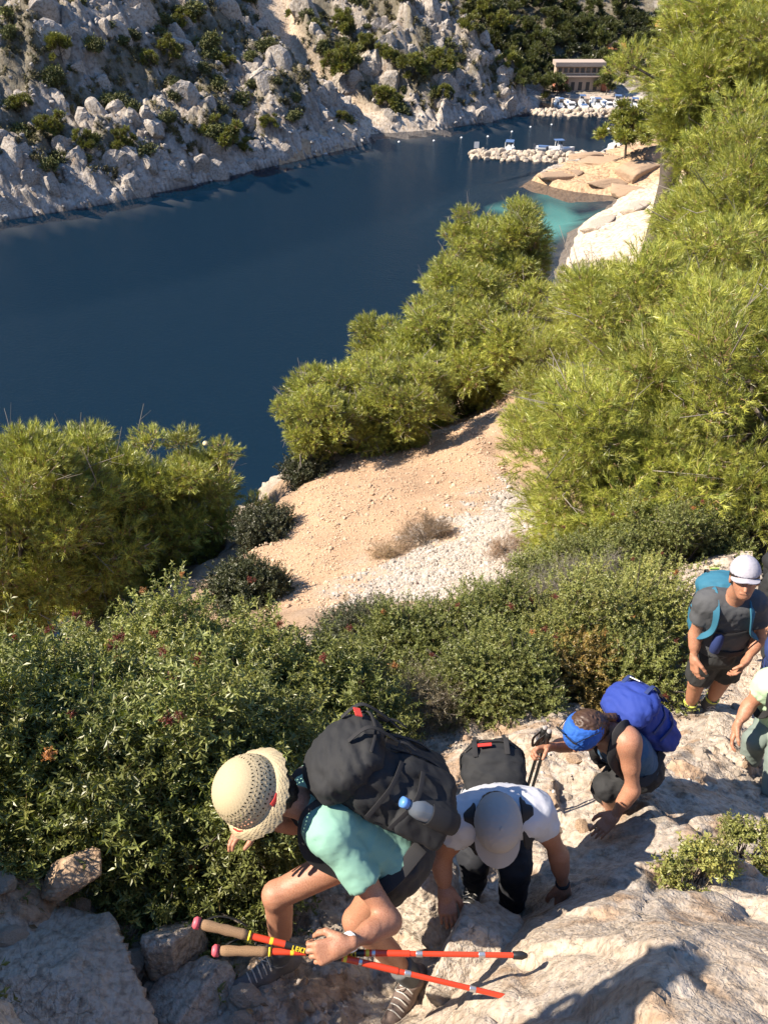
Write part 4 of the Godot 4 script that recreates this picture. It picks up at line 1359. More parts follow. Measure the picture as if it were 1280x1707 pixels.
# ---------------------------------------------------------------- smooth bodies
class Field:
	var o: Vector3
	var c: float
	var nx: int
	var ny: int
	var nz: int
	var d := PackedFloat32Array()
	func _init(lo: Vector3, hi: Vector3, cell: float) -> void:
		o = lo
		c = cell
		nx = int((hi.x - lo.x) / c) + 2
		ny = int((hi.y - lo.y) / c) + 2
		nz = int((hi.z - lo.z) / c) + 2
		d.resize(nx * ny * nz)
		d.fill(1.0)
	func put(k: int, v: float, s: float) -> void:
		var e := d[k]
		var h := maxf(s - absf(e - v), 0.0)
		d[k] = minf(e, v) - h * h * 0.25 / s
	# a limb: capsule from a to b whose radius runs from ra to rb; flat cuts the far end square
	func cone(a: Vector3, b: Vector3, ra: float, rb: float, s := 0.02, flat := false) -> void:
		var m := maxf(ra, rb) + s + 2.0 * c
		var lo := (a.min(b) - Vector3.ONE * m - o) / c
		var hi := (a.max(b) + Vector3.ONE * m - o) / c
		var ab := b - a
		var l2 := maxf(ab.length_squared(), 1e-9)
		var l := sqrt(l2)
		var x0 := maxi(0, int(lo.x))
		var x1 := mini(nx, int(hi.x) + 1)
		for z in range(maxi(0, int(lo.z)), mini(nz, int(hi.z) + 1)):
			for y in range(maxi(0, int(lo.y)), mini(ny, int(hi.y) + 1)):
				var k := nx * (y + ny * z) + x0
				var p := Vector3(o.x + x0 * c, o.y + y * c, o.z + z * c) - a
				for x in range(x0, x1):
					var t := p.dot(ab) / l2
					var u := clampf(t, 0.0, 1.0)
					var v := (p - ab * u).length() - lerpf(ra, rb, u)
					if flat:
						v = maxf(v, (t - 1.0) * l)
					if v < m:
						var e := d[k]
						var h := maxf(s - absf(e - v), 0.0)
						d[k] = minf(e, v) - h * h * 0.25 / s
					p.x += c
					k += 1
	# an ellipsoid, or with box > 0 a rounded box, in the axes b
	func blob(q: Vector3, b: Basis, r: Vector3, s := 0.02, box := 0.0, cut := false) -> void:
		var m := maxf(r.x, maxf(r.y, r.z)) * (1.75 if box > 0.0 else 1.0) + s + 2.0 * c
		var lo := (q - Vector3.ONE * m - o) / c
		var hi := (q + Vector3.ONE * m - o) / c
		var inv := b.transposed()
		for z in range(maxi(0, int(lo.z)), mini(nz, int(hi.z) + 1)):
			for y in range(maxi(0, int(lo.y)), mini(ny, int(hi.y) + 1)):
				for x in range(maxi(0, int(lo.x)), mini(nx, int(hi.x) + 1)):
					var p := inv * (Vector3(o.x + x * c, o.y + y * c, o.z + z * c) - q)
					var v: float
					if box > 0.0:
						var w := p.abs() - r + Vector3.ONE * box
						v = w.max(Vector3.ZERO).length() + minf(maxf(w.x, maxf(w.y, w.z)), 0.0) - box
					else:
						var e := p / r
						var l := e.length()
						v = l * (l - 1.0) / maxf((e / r).length(), 1e-6) if l > 1e-6 else -minf(r.x, minf(r.y, r.z))
					var k := x + nx * (y + ny * z)
					if cut:
						var h := maxf(s - absf(d[k] + v), 0.0)
						d[k] = maxf(d[k], -v) + h * h * 0.25 / s
					elif v < m:
						put(k, v, s)
	func plane(q: Vector3, n: Vector3) -> void:
		# keeps what lies behind the plane
		for z in nz:
			for y in ny:
				var k := nx * (y + ny * z)
				for x in nx:
					d[k] = maxf(d[k], (Vector3(o.x + x * c, o.y + y * c, o.z + z * c) - q).dot(n))
					k += 1
	# surface nets, added to raw
	func mesh_into(raw: Raw, amp := 0.0, freq := 20.0, noise: FastNoiseLite = null, stretch := Vector3.ONE) -> void:
		var id := PackedInt32Array()
		id.resize(d.size())
		id.fill(-1)
		var first: int = raw.v.size()
		var act := PackedInt32Array()
		var sy := nx
		var sz := nx * ny
		var off := [0, 1, sy, sy + 1, sz, sz + 1, sz + sy, sz + sy + 1]
		var edges := [[0, 1], [2, 3], [4, 5], [6, 7], [0, 2], [1, 3], [4, 6], [5, 7], [0, 4], [1, 5], [2, 6], [3, 7]]
		var cn := []
		for k in 8:
			cn.append(Vector3(k & 1, (k >> 1) & 1, (k >> 2) & 1))
		for z in nz - 1:
			for y in ny - 1:
				var k := sy * y + sz * z
				for x in nx - 1:
					var q := int(d[k] < 0.0) + int(d[k + 1] < 0.0) + int(d[k + sy] < 0.0) + int(d[k + sy + 1] < 0.0) + int(d[k + sz] < 0.0) + int(d[k + sz + 1] < 0.0) + int(d[k + sz + sy] < 0.0) + int(d[k + sz + sy + 1] < 0.0)
					if q > 0 and q < 8:
						var p := Vector3.ZERO
						var n := 0
						for e in edges:
							var a := d[k + off[e[0]]]
							var b := d[k + off[e[1]]]
							if (a < 0.0) != (b < 0.0):
								p += cn[e[0]].lerp(cn[e[1]], a / (a - b))
								n += 1
						id[k] = raw.v.size()
						raw.v.append(o + (Vector3(x, y, z) + p / n) * c)
						raw.n.append(Vector3.ZERO)
						act.append(k)
					k += 1
		for k in act:
			for ax in 3:
				var s1: int = [1, sy, sz][ax]
				var u: int = [sy, sz, 1][ax]
				var w: int = [sz, 1, sy][ax]
				var a := d[k] < 0.0
				if a == (d[k + s1] < 0.0):
					continue
				if k - u - w < 0:
					continue
				var q0 := id[k - u - w]
				var q1 := id[k - w]
				var q2 := id[k]
				var q3 := id[k - u]
				if q0 < 0 or q1 < 0 or q3 < 0:
					continue
				if a:
					face(raw, q0, q3, q2)
					face(raw, q0, q2, q1)
				else:
					face(raw, q0, q1, q2)
					face(raw, q0, q2, q3)
		for k in range(first, raw.v.size()):
			raw.n[k] = raw.n[k].normalized()
		if noise:
			var old: PackedVector3Array = raw.v.slice(first)
			for k in range(first, raw.v.size()):
				var p: Vector3 = old[k - first] * stretch * freq
				var f: float = noise.get_noise_3dv(p)
				raw.v[k] += raw.n[k] * amp * (1.0 - 2.4 * absf(f))
			for k in range(first, raw.v.size()):
				raw.n[k] = Vector3.ZERO
			var from: int = raw.i.size()
			for k in range(0, from, 3):
				if raw.i[k] >= first:
					var A: Vector3 = raw.v[raw.i[k]]
					var B: Vector3 = raw.v[raw.i[k + 1]]
					var Q: Vector3 = raw.v[raw.i[k + 2]]
					var nn := (Q - A).cross(B - A)
					for z in 3:
						raw.n[raw.i[k + z]] += nn
			for k in range(first, raw.v.size()):
				raw.n[k] = raw.n[k].normalized()
	func face(raw: Raw, a: int, b: int, e: int) -> void:
		var nn: Vector3 = (raw.v[e] - raw.v[a]).cross(raw.v[b] - raw.v[a])
		raw.n[a] += nn
		raw.n[b] += nn
		raw.n[e] += nn
		raw.i.append(a)
		raw.i.append(b)
		raw.i.append(e)

var coarse := 1.0

func field_round(pts: Array, margin: float, cell: float) -> Field:
	var lo: Vector3 = pts[0]
	var hi: Vector3 = pts[0]
	for p in pts:
		lo = lo.min(p)
		hi = hi.max(p)
	return Field.new(lo - Vector3.ONE * margin, hi + Vector3.ONE * margin, cell * coarse)

# a hand: palm, four fingers of unequal length and a thumb from the side of the palm
func hand_into(raw: Raw, w: Vector3, d: Vector3, n: Vector3, side: float, curl: float, s := 1.0, cell := 0.0036) -> void:
	d = d.normalized()
	n = (n - d * n.dot(d)).normalized()
	var t := d.cross(n) * side
	var f := field_round([w - d * 0.02, w + d * 0.17 * s], 0.085 * s, cell)
	var lens := [0.070, 0.079, 0.073, 0.056]
	var rads := [0.0092, 0.0095, 0.009, 0.008]
	for k in 4:
		var off := (0.029 - 0.0195 * k) * s
		var kn := w + d * (0.088 - 0.004 * absf(k - 1)) * s + t * off
		f.cone(w + t * off * 0.5, kn, 0.017 * s, 0.0125 * s, 0.012)
		var p := kn
		var a := curl * (0.45 + 0.05 * k)
		var splay := t * (0.10 - 0.066 * k) * maxf(0.0, 1.0 - curl)
		for q in 3:
			var l: float = lens[k] * [0.45, 0.31, 0.24][q] * s
			var dir := (d * cos(a) + n * sin(a) + splay).normalized()
			f.cone(p, p + dir * l, rads[k] * s * (1.0 - 0.1 * q), rads[k] * s * (0.93 - 0.1 * q), 0.004)
			p += dir * l
			a += curl * 0.75 + 0.08
	var tb := w + d * 0.022 * s + t * 0.026 * s
	var t1 := tb + (d * 0.62 + t * 0.66 + n * 0.35 * (0.5 + curl)).normalized() * 0.042 * s
	var t2 := t1 + (d * 0.85 + t * (0.35 - 0.4 * curl) + n * (0.2 + 0.5 * curl)).normalized() * 0.033 * s
	var t3 := t2 + (d * 0.9 + t * (0.1 - 0.5 * curl) + n * (0.2 + 0.6 * curl)).normalized() * 0.025 * s
	f.cone(tb - d * 0.015, t1, 0.017 * s, 0.0125 * s, 0.01)
	f.cone(t1, t2, 0.0118 * s, 0.0105 * s, 0.005)
	f.cone(t2, t3, 0.0105 * s, 0.008 * s, 0.004)
	f.cone(w - d * 0.03, w + d * 0.02 * s, 0.024 * s, 0.026 * s, 0.015)
	f.mesh_into(raw)

func head_into(raw: Raw, q: Vector3, up: Vector3, face: Vector3, neck: Vector3, s := 1.0, cell := 0.0055) -> void:
	up = up.normalized()
	face = (face - up * face.dot(up)).normalized()
	var b := Basis(up.cross(face), up, face)
	var f := Field.new(q - Vector3.ONE * 0.19, q + Vector3.ONE * 0.19, cell * coarse)
	f.blob(q + b * Vector3(0, 0.025, -0.012) * s, b, Vector3(0.076, 0.098, 0.096) * s, 0.02)
	f.blob(q + b * Vector3(0, -0.03, 0.028) * s, b, Vector3(0.058, 0.085, 0.064) * s, 0.03)
	f.blob(q + b * Vector3(0, -0.088, 0.052) * s, b, Vector3(0.03, 0.022, 0.026) * s, 0.03)
	f.cone(q + b * Vector3(0, 0.012, 0.085) * s, q + b * Vector3(0, -0.03, 0.108) * s, 0.008, 0.0125, 0.012)
	for k in [-1.0, 1.0]:
		f.blob(q + b * Vector3(0.031 * k, 0.006, 0.094) * s, b, Vector3(0.017, 0.011, 0.012) * s, 0.01, 0.0, true)
		f.blob(q + b * Vector3(0.031 * k, 0.004, 0.076) * s, b, Vector3(0.013, 0.012, 0.012) * s, 0.004)
		f.blob(q + b * Vector3(0.078 * k, -0.005, -0.004) * s, b * Basis(Vector3.UP, 0.4 * k), Vector3(0.009, 0.032, 0.019) * s, 0.006)
	f.cone(q + b * Vector3(-0.02, -0.058, 0.086) * s, q + b * Vector3(0.02, -0.058, 0.086) * s, 0.007, 0.007, 0.006)
	f.cone(q + b * Vector3(0, -0.05, -0.02) * s, neck, 0.056 * s, 0.058 * s, 0.03)
	f.mesh_into(raw)

func skin_into(raw: Raw, J: Dictionary, g: float) -> void:
	var pts := []
	for k in J:
		if J[k] is Vector3 and not k in ["up", "face", "nL", "nR"]:
			pts.append(J[k])
	var f := field_round(pts, 0.11, 0.0135)
	torso(f, J, g, 0.0)
	for s in ["L", "R"]:
		if J.has("el" + s):
			arm(f, J["sh" + s], J["el" + s], J["wr" + s], g)
		if J.has("kn" + s):
			var h: Vector3 = J["hi" + s]
			var k: Vector3 = J["kn" + s]
			var a: Vector3 = J["an" + s]
			f.cone(h, k, 0.082 * g, 0.054 * g, 0.03)
			f.cone(k, a, 0.052 * g, 0.034 * g, 0.02)
			var back := ((h + a) * 0.5 - k).normalized()
			f.cone(k.lerp(a, 0.16) + back * 0.012, k.lerp(a, 0.55) + back * 0.012, 0.048 * g, 0.042 * g, 0.03)
			f.cone(k - back * 0.012, k.lerp(a, 0.06) - back * 0.012, 0.046 * g, 0.042 * g, 0.02)
	f.cone(J.neck.lerp(J.pelvis, 0.1), J.neck.lerp(J.head, 0.6), 0.056 * g, 0.052 * g, 0.03)
	f.mesh_into(raw)

func arm(f: Field, a: Vector3, e: Vector3, w: Vector3, g: float) -> void:
	f.cone(a, e, 0.051 * g, 0.036 * g, 0.03)
	f.cone(a.lerp(e, 0.1), a.lerp(e, 0.5), 0.05 * g, 0.046 * g, 0.03)
	f.cone(e, w, 0.036 * g, 0.024 * g, 0.015)
	f.cone(e.lerp(w, 0.1), e.lerp(w, 0.45), 0.041 * g, 0.036 * g, 0.03)

func torso(f: Field, J: Dictionary, g: float, more: float) -> void:
	f.cone(J.shL, J.shR, 0.058 * g + more, 0.058 * g + more, 0.04)
	var hl: Vector3 = J.hiL.lerp(J.pelvis, 0.25)
	var hr: Vector3 = J.hiR.lerp(J.pelvis, 0.25)
	f.cone(J.shL.lerp(J.shR, 0.16), hl, 0.082 * g + more, 0.086 * g + more, 0.05)
	f.cone(J.shR.lerp(J.shL, 0.16), hr, 0.082 * g + more, 0.086 * g + more, 0.05)
	var ch: Vector3 = (J.shL + J.shR) * 0.5
	f.cone(ch.lerp(J.pelvis, 0.1), J.pelvis, 0.095 * g + more, 0.1 * g + more, 0.06)
	f.cone(J.hiL, J.hiR, 0.088 * g + more, 0.088 * g + more, 0.05)

func field_mesh(f: Field, amp := 0.0, freq := 20.0, stretch := Vector3.ONE) -> ArrayMesh:
	var raw := Raw.new()
	f.mesh_into(raw, amp, freq, nz if amp > 0.0 else null, stretch)
	return raw.mesh()

func shoe(parent: Node, ankle: Vector3, toe: Vector3, upper: Material, sole: Material, up := Vector3.UP, sock: Material = null, shin := Vector3.ZERO) -> void:
	# ankle: joint; toe: tip on the ground
	var fwd := toe - ankle
	fwd = (fwd - up * fwd.dot(up)).normalized()
	var q := ankle - up * 0.085 - fwd * 0.05   # under the heel
	var tip := q + fwd * 0.27
	var side := fwd.cross(up)
	for kind in 2:
		var f := field_round([q, tip, ankle], 0.1, 0.0065)
		var m := 0.0 if kind == 0 else 0.006
		f.cone(q + up * 0.035, q + fwd * 0.12 + up * 0.035, 0.034 + m, 0.04 + m, 0.02)
		f.cone(q + fwd * 0.12 + up * 0.035, tip - fwd * 0.045 + up * 0.026, 0.041 + m, 0.036 + m, 0.02)
		if kind == 0:
			f.cone(q + up * 0.04 + fwd * 0.02, ankle + up * 0.035, 0.042, 0.046, 0.03, true)
			f.cone(q + fwd * 0.10 + up * 0.05, ankle + up * 0.01, 0.03, 0.035, 0.03)
			f.plane(q + up * 0.02, -up)
			part("shoe", field_mesh(f, 0.0015, 60.0), upper, parent)
		else:
			f.plane(q + up * 0.026, up)
			f.plane(q - up * 0.004, -up)
			part("sole", field_mesh(f), sole, parent)
	var raw := Raw.new()
	for k in 5:
		var c := q + fwd * (0.10 + 0.022 * k) + up * (0.105 - 0.009 * k)
		tube_into(raw, smooth_path([c - side * 0.03 - up * 0.014, c + up * 0.004, c + side * 0.03 - up * 0.014], 3), [0.003, 0.003, 0.003, 0.003, 0.003, 0.003, 0.003], 4)
	tube_into(raw, smooth_path([q + fwd * 0.1 + up * 0.112, q + fwd * 0.13 + side * 0.03 + up * 0.11, q + fwd * 0.11 + side * 0.04 + up * 0.085], 3), [0.002, 0.002, 0.002, 0.002, 0.002, 0.002, 0.002], 4)
	part("lace", raw.mesh(), M.lace, parent)
	if sock:
		var f := field_round([ankle, ankle.lerp(shin, 0.3)], 0.09, 0.008)
		f.cone(ankle, ankle.lerp(shin, 0.24), 0.045, 0.049, 0.01, true)
		part("sock", field_mesh(f, 0.002, 50.0), sock, parent)

func cap_into(parent: Node, q: Vector3, up: Vector3, face: Vector3, m: Material, s := 1.0, reach_most := 0.075) -> void:
	up = up.normalized()
	face = (face - up * face.dot(up)).normalized()
	var b := Basis(up.cross(face), up, face)
	var f := Field.new(q - Vector3.ONE * 0.17, q + Vector3.ONE * 0.17, 0.007 * coarse)
	f.blob(q + b * Vector3(0, 0.03, -0.012) * s, b, Vector3(0.088, 0.106, 0.108) * s, 0.01)
	f.plane(q + b * Vector3(0, 0.034, 0) * s, -up)
	var c := part("cap", field_mesh(f, 0.0015, 30.0), m, parent)
	var raw := Raw.new()
	for sheet in 2:
		var rows := []
		for j in 6:
			var row := []
			for k in 13:
				var a := deg_to_rad(-62.0 + 124.0 * k / 12.0)
				var reach := reach_most * j / 5.0 * sqrt(maxf(0.0, cos(a * 1.35)))
				var p := Vector3(sin(a) * (0.087 + reach * 0.35), 0.036 - 0.022 * absf(sin(a)) - 0.25 * reach - (0.004 if sheet == 1 else 0.0), cos(a) * 0.094 - 0.012 + reach)
				row.append(q + b * p * s)
			if sheet == 0:
				row.reverse()
			rows.append(row)
		rows.reverse()
		raw.add_grid(rows)
	part("visor", raw.mesh(), m, c)
	part("button", stone(3, Vector3(0.008, 0.005, 0.008), 3, 6, 0.0), m, c, Transform3D(b, q + b * Vector3(0, 0.136, -0.012) * s))

# a rucksack: x across the back, y up the back, z away from it
func rucksack(label: String, t: Transform3D, w: float, h: float, dep: float, m: Material, trim: Material, accent: Material, s: int) -> Node3D:
	var o := thing("backpack", label, "backpack", t.origin)
	o.transform = t
	var f := Field.new(Vector3(-w, -h * 0.75, -dep), Vector3(w, h * 0.75, dep * 1.4), 0.011 * coarse)
	f.blob(Vector3(0, -0.03 * h, 0), Basis(), Vector3(w * 0.48, h * 0.47, dep * 0.48), 0.03, dep * 0.40)
	f.blob(Vector3(0, -0.14 * h, dep * 0.36), Basis(), Vector3(w * 0.36, h * 0.25, dep * 0.22), 0.035, dep * 0.16)
	for k in [-1.0, 1.0]:
		f.blob(Vector3(k * w * 0.44, -0.24 * h, 0), Basis(), Vector3(w * 0.12, h * 0.2, dep * 0.3), 0.02, 0.02)
	part("main_body", field_mesh(f, 0.010, 9.0, Vector3(1.2, 0.55, 1.2)), m, o)
	f = Field.new(Vector3(-w, h * 0.1, -dep * 1.2), Vector3(w, h * 0.85, dep * 1.5), 0.011 * coarse)
	var lb := Basis(Vector3.RIGHT, 0.35)
	f.blob(Vector3(0, h * 0.43, dep * 0.06), lb, Vector3(w * 0.53, h * 0.18, dep * 0.64), 0.02)
	f.blob(Vector3(0, h * 0.40, dep * 0.0), lb, Vector3(w * 0.46, h * 0.10, dep * 0.5), 0.03, h * 0.09)
	var lid := part("lid", field_mesh(f, 0.009, 9.0, Vector3(0.5, 1.2, 1.4)), m, o)
	part("zip", ribbon([Vector3(-w * 0.44, h * 0.40, dep * 0.5), Vector3(-w * 0.2, h * 0.39, dep * 0.685), Vector3(w * 0.2, h * 0.39, dep * 0.685), Vector3(w * 0.44, h * 0.40, dep * 0.5)], Vector3(0, 0.2, 1), 0.005, 0.003), trim, lid)
	for k in [-1.0, 1.0]:
		part("lid_strap", ribbon([Vector3(k * w * 0.27, h * 0.54, dep * 0.40), Vector3(k * w * 0.27, h * 0.47, dep * 0.70), Vector3(k * w * 0.26, h * 0.3, dep * 0.73), Vector3(k * w * 0.25, h * 0.08, dep * 0.66)], Vector3(0, 0.4, 1), 0.011, 0.002), trim, o)
		var bk := part("buckle", box_mesh(Vector3(-0.016, -0.022, -0.006), Vector3(0.016, 0.022, 0.006)), M.buckle, o, Transform3D(Basis(Vector3.RIGHT, -0.1), Vector3(k * w * 0.26, h * 0.26, dep * 0.68)))
		part("tab", ribbon([Vector3(0, -0.02, 0.004), Vector3(0.004, -0.06, 0.008), Vector3(-0.004, -0.10, 0.0)], Vector3.BACK, 0.008, 0.0015, 3), trim, bk)
		part("side_strap", ribbon([Vector3(k * w * 0.34, h * 0.12, dep * 0.52), Vector3(k * w * 0.515, h * 0.14, dep * 0.22), Vector3(k * w * 0.515, h * 0.17, -dep * 0.3)], Vector3(k, 0, 0.3), 0.009, 0.002), trim, o)
		part("side_strap", ribbon([Vector3(k * w * 0.38, -h * 0.05, dep * 0.55), Vector3(k * w * 0.57, -h * 0.06, dep * 0.24), Vector3(k * w * 0.54, -h * 0.02, -dep * 0.3)], Vector3(k, 0, 0.3), 0.009, 0.002), trim, o)
		part("daisy_chain", ribbon([Vector3(k * w * 0.16, h * 0.2, dep * 0.54), Vector3(k * w * 0.17, -h * 0.1, dep * 0.64), Vector3(k * w * 0.15, -h * 0.4, dep * 0.52)], Vector3.BACK, 0.008, 0.002), trim, o)
	part("haul_loop", tube(smooth_path([Vector3(-0.04, h * 0.47, -dep * 0.46), Vector3(0, h * 0.56, -dep * 0.5), Vector3(0.04, h * 0.47, -dep * 0.46)], 5), [0.006, 0.006, 0.006, 0.006, 0.006, 0.006, 0.006, 0.006, 0.006, 0.006, 0.006], 6), trim, o)
	part("logo_patch", box_mesh(Vector3(-0.03, -0.012, -0.004), Vector3(0.03, 0.012, 0.0)), accent, lid, Transform3D(Basis(Vector3.RIGHT, -0.3), Vector3(w * 0.1, h * 0.50, dep * 0.665)))
	return o

func world_ribbon(called: String, pts: Array, up: Vector3, w: float, m: Material, parent: Node3D, th := 0.004) -> void:
	var inv := parent.transform.affine_inverse()
	var loc := []
	for p in pts:
		loc.append(inv * p)
	part(called, ribbon(loc, inv.basis * up, w, th), m, parent)

# ---------------------------------------------------------------- hikers
func people_materials() -> void:
	mat("skin", Color(0.42, 0.215, 0.135), 0.55, {"subsurf_scatter_enabled": true, "subsurf_scatter_strength": 0.08})
	tri_tex(M.skin, noise_tex(0.05, 4, 0.0, [[0.0, 0.5, 1.0], [Color(0.74, 0.66, 0.62), Color(0.95, 0.92, 0.90), Color(1, 1, 1)]]), TX.cloth_n, 6.0, 0.25, false)
	mat("skin_tan", Color(0.36, 0.175, 0.105), 0.55)
	M.skin_tan.albedo_texture = M.skin.albedo_texture
	M.skin_tan.uv1_triplanar = true
	M.skin_tan.uv1_scale = Vector3.ONE * 6.0
	for a in [["mint_shirt", Color(0.20, 0.38, 0.30)], ["white_shirt", Color(0.44, 0.45, 0.49)], ["charcoal_shirt", Color(0.062, 0.066, 0.072)], ["black_cloth", Color(0.016, 0.017, 0.019)], ["charcoal_shorts", Color(0.022, 0.023, 0.024)], ["navy_jeans", Color(0.012, 0.014, 0.02)], ["blue_top", Color(0.02, 0.075, 0.16)], ["green_shirt", Color(0.38, 0.52, 0.34)], ["grey_trousers", Color(0.15, 0.19, 0.17)], ["pack_black", Color(0.010, 0.011, 0.013)], ["pack_blue", Color(0.014, 0.038, 0.24)], ["pack_navy", Color(0.014, 0.03, 0.12)], ["pack_teal", Color(0.02, 0.12, 0.19)], ["headband_blue", Color(0.016, 0.10, 0.42)], ["cap_grey", Color(0.30, 0.28, 0.265)], ["cap_lilac", Color(0.34, 0.335, 0.38)], ["sock_grey", Color(0.08, 0.085, 0.09)], ["sock_lime", Color(0.45, 0.5, 0.08)], ["lime_trim", Color(0.55, 0.72, 0.15)], ["white_band", Color(0.78, 0.79, 0.8)], ["red_trim", Color(0.55, 0.04, 0.03)], ["strap_black", Color(0.014, 0.014, 0.016)]]:
		mat(a[0], a[1], 0.82)
		tri_tex(M[a[0]], null, TX.cloth_n, 9.0, 0.35, false)
	mat("shoe_grey", Color(0.12, 0.115, 0.115), 0.85)
	mat("shoe_brown", Color(0.13, 0.095, 0.08), 0.85)
	mat("sole_grey", Color(0.055, 0.055, 0.055), 0.9)
	mat("lace", Color(0.5, 0.48, 0.44), 0.85)
	mat("buckle", Color(0.012, 0.012, 0.013), 0.35)
	mat("straw", Color(0.52, 0.425, 0.26), 0.8)
	tri_tex(M.straw, TX.grain, TX.cloth_n, 20.0, 0.5, false)
	mat("hair_dark", Color(0.025, 0.017, 0.012), 0.5)
	mat("hair_brown", Color(0.055, 0.028, 0.016), 0.5)
	mat("cork", Color(0.30, 0.185, 0.10), 0.9)
	tri_tex(M.cork, TX.grain, TX.cloth_n, 14.0, 0.8, false)
	mat("pole_red", Color(0.62, 0.055, 0.02), 0.3)
	mat("pole_black", Color(0.015, 0.015, 0.015), 0.4)
	mat("pole_yellow", Color(0.75, 0.58, 0.04), 0.4)
	mat("pole_silver", Color(0.6, 0.6, 0.6), 0.35, {"metallic": 0.8})
	mat("pole_pink", Color(0.62, 0.10, 0.13), 0.5)
	mat("bottle", Color(0.12, 0.14, 0.165), 0.15)
	mat("cap_blue", Color(0.10, 0.25, 0.6), 0.4)
	mat("eye_dark", Color(0.02, 0.015, 0.012), 0.2)
	mat("lens", Color(0.01, 0.01, 0.012), 0.12)

func hair_into(parent: Node, q: Vector3, up: Vector3, face: Vector3, m: Material, s := 1.0, back := 0.0) -> void:
	up = up.normalized()
	face = (face - up * face.dot(up)).normalized()
	var b := Basis(up.cross(face), up, face)
	var f := Field.new(q - Vector3.ONE * 0.19, q + Vector3.ONE * 0.19, 0.007)
	f.blob(q + b * Vector3(0, 0.02, -0.02) * s, b, Vector3(0.083, 0.104, 0.102) * s, 0.01)
	f.blob(q + b * Vector3(0, -0.055, -0.062) * s, b, Vector3(0.058, 0.06, 0.045) * s, 0.03)
	if back > 0.0:
		f.cone(q + b * Vector3(0, 0.0, -0.09) * s, q + b * Vector3(0.02, -0.09, -0.15) * s, 0.026, 0.016, 0.02)
	f.blob(q + b * Vector3(0, -0.04, 0.085) * s, b, Vector3(0.075, 0.085, 0.075) * s, 0.006, 0.0, true)
	part("hair", field_mesh(f, 0.007, 26.0, Vector3(1.6, 0.5, 1.6)), m, parent)

func sleeve_shirt(parent: Node, J: Dictionary, g: float, m: Material, reach: float, amp := 0.009) -> void:
	var pts := [J.shL, J.shR, J.pelvis, J.hiL, J.hiR]
	for s in ["L", "R"]:
		if J.has("el" + s):
			pts.append(J["sh" + s].lerp(J["el" + s], maxf(reach, 0.05)))
	var f := field_round(pts, 0.15, 0.0105)
	if reach < 0.0:
		# sleeveless: narrow over the shoulders
		var ch: Vector3 = (J.shL + J.shR) * 0.5
		for q in [[J.shL, J.hiL], [J.shR, J.hiR]]:
			var top: Vector3 = q[0].lerp(ch, 0.42)
			f.cone(top, top.lerp(q[1], 0.3), 0.07 * g, 0.095 * g, 0.04)
			f.cone(q[0].lerp(q[1], 0.3), q[1].lerp(J.pelvis, 0.25), 0.088 * g, 0.1 * g, 0.05)
		f.cone(ch.lerp(J.pelvis, 0.15), J.pelvis, 0.1 * g, 0.113 * g, 0.06)
	else:
		torso(f, J, g, 0.013)
	for s in ["L", "R"]:
		if reach > 0.0 and J.has("el" + s):
			var e: Vector3 = J["sh" + s].lerp(J["el" + s], reach)
			f.cone(J["sh" + s], e, 0.066 * g, 0.066 * g, 0.03, true)
	# hem across the hips
	var down: Vector3 = (J.pelvis - (J.shL + J.shR) * 0.5).normalized()
	f.plane(J.pelvis - down * 0.035, down)
	part("shirt", field_mesh(f, amp, 9.0, Vector3(1.0, 0.7, 1.2)), m, parent)

func legwear(parent: Node, J: Dictionary, g: float, m: Material, reach: float, called: String) -> void:
	var pts := [J.pelvis, J.hiL, J.hiR]
	for s in ["L", "R"]:
		if J.has("kn" + s):
			pts.append(J["kn" + s])
			if reach > 1.0:
				pts.append(J["an" + s])
	var f := field_round(pts, 0.15, 0.0115)
	f.cone(J.hiL, J.hiR, 0.104 * g, 0.104 * g, 0.05)
	f.cone(J.pelvis, J.pelvis.lerp((J.shL + J.shR) * 0.5, 0.16), 0.118 * g, 0.112 * g, 0.05)
	for s in ["L", "R"]:
		if not J.has("kn" + s):
			continue
		var h: Vector3 = J["hi" + s]
		var k: Vector3 = J["kn" + s]
		var a: Vector3 = J["an" + s]
		if reach <= 1.0:
			f.cone(h, h.lerp(k, reach), 0.098 * g, 0.088 * g, 0.03, true)
		else:
			f.cone(h, k, 0.095 * g, 0.07 * g, 0.03)
			f.cone(k, k.lerp(a, reach - 1.0), 0.07 * g, 0.056 * g, 0.02, true)
	part(called, field_mesh(f, 0.009, 10.0, Vector3(1.0, 0.6, 1.0)), m, parent)

func body_part(J: Dictionary, g: float, m: Material, t: Node3D, curlL := 0.5, curlR := 0.5) -> void:
	var raw := Raw.new()
	skin_into(raw, J, g)
	head_into(raw, J.head, J.up, J.face, J.neck, g * 0.98)
	if J.has("haL"):
		hand_into(raw, J.wrL, J.haL - J.wrL, J.nL, -1.0, curlL, g * 1.0)
	if J.has("haR"):
		hand_into(raw, J.wrR, J.haR - J.wrR, J.nR, 1.0, curlR, g * 1.0)
	part("body", raw.mesh(), m, t)

func back_frame(J: Dictionary, out: float, lift: float) -> Transform3D:
	var top: Vector3 = (J.shL + J.shR) * 0.5
	var y: Vector3 = (top - J.pelvis).normalized()
	var x: Vector3 = (J.shR - J.shL).normalized()
	x = (x - y * x.dot(y)).normalized()
	var z := x.cross(y)
	return Transform3D(Basis(x, y, z), top.lerp(J.pelvis, 0.45) + y * lift + z * out)

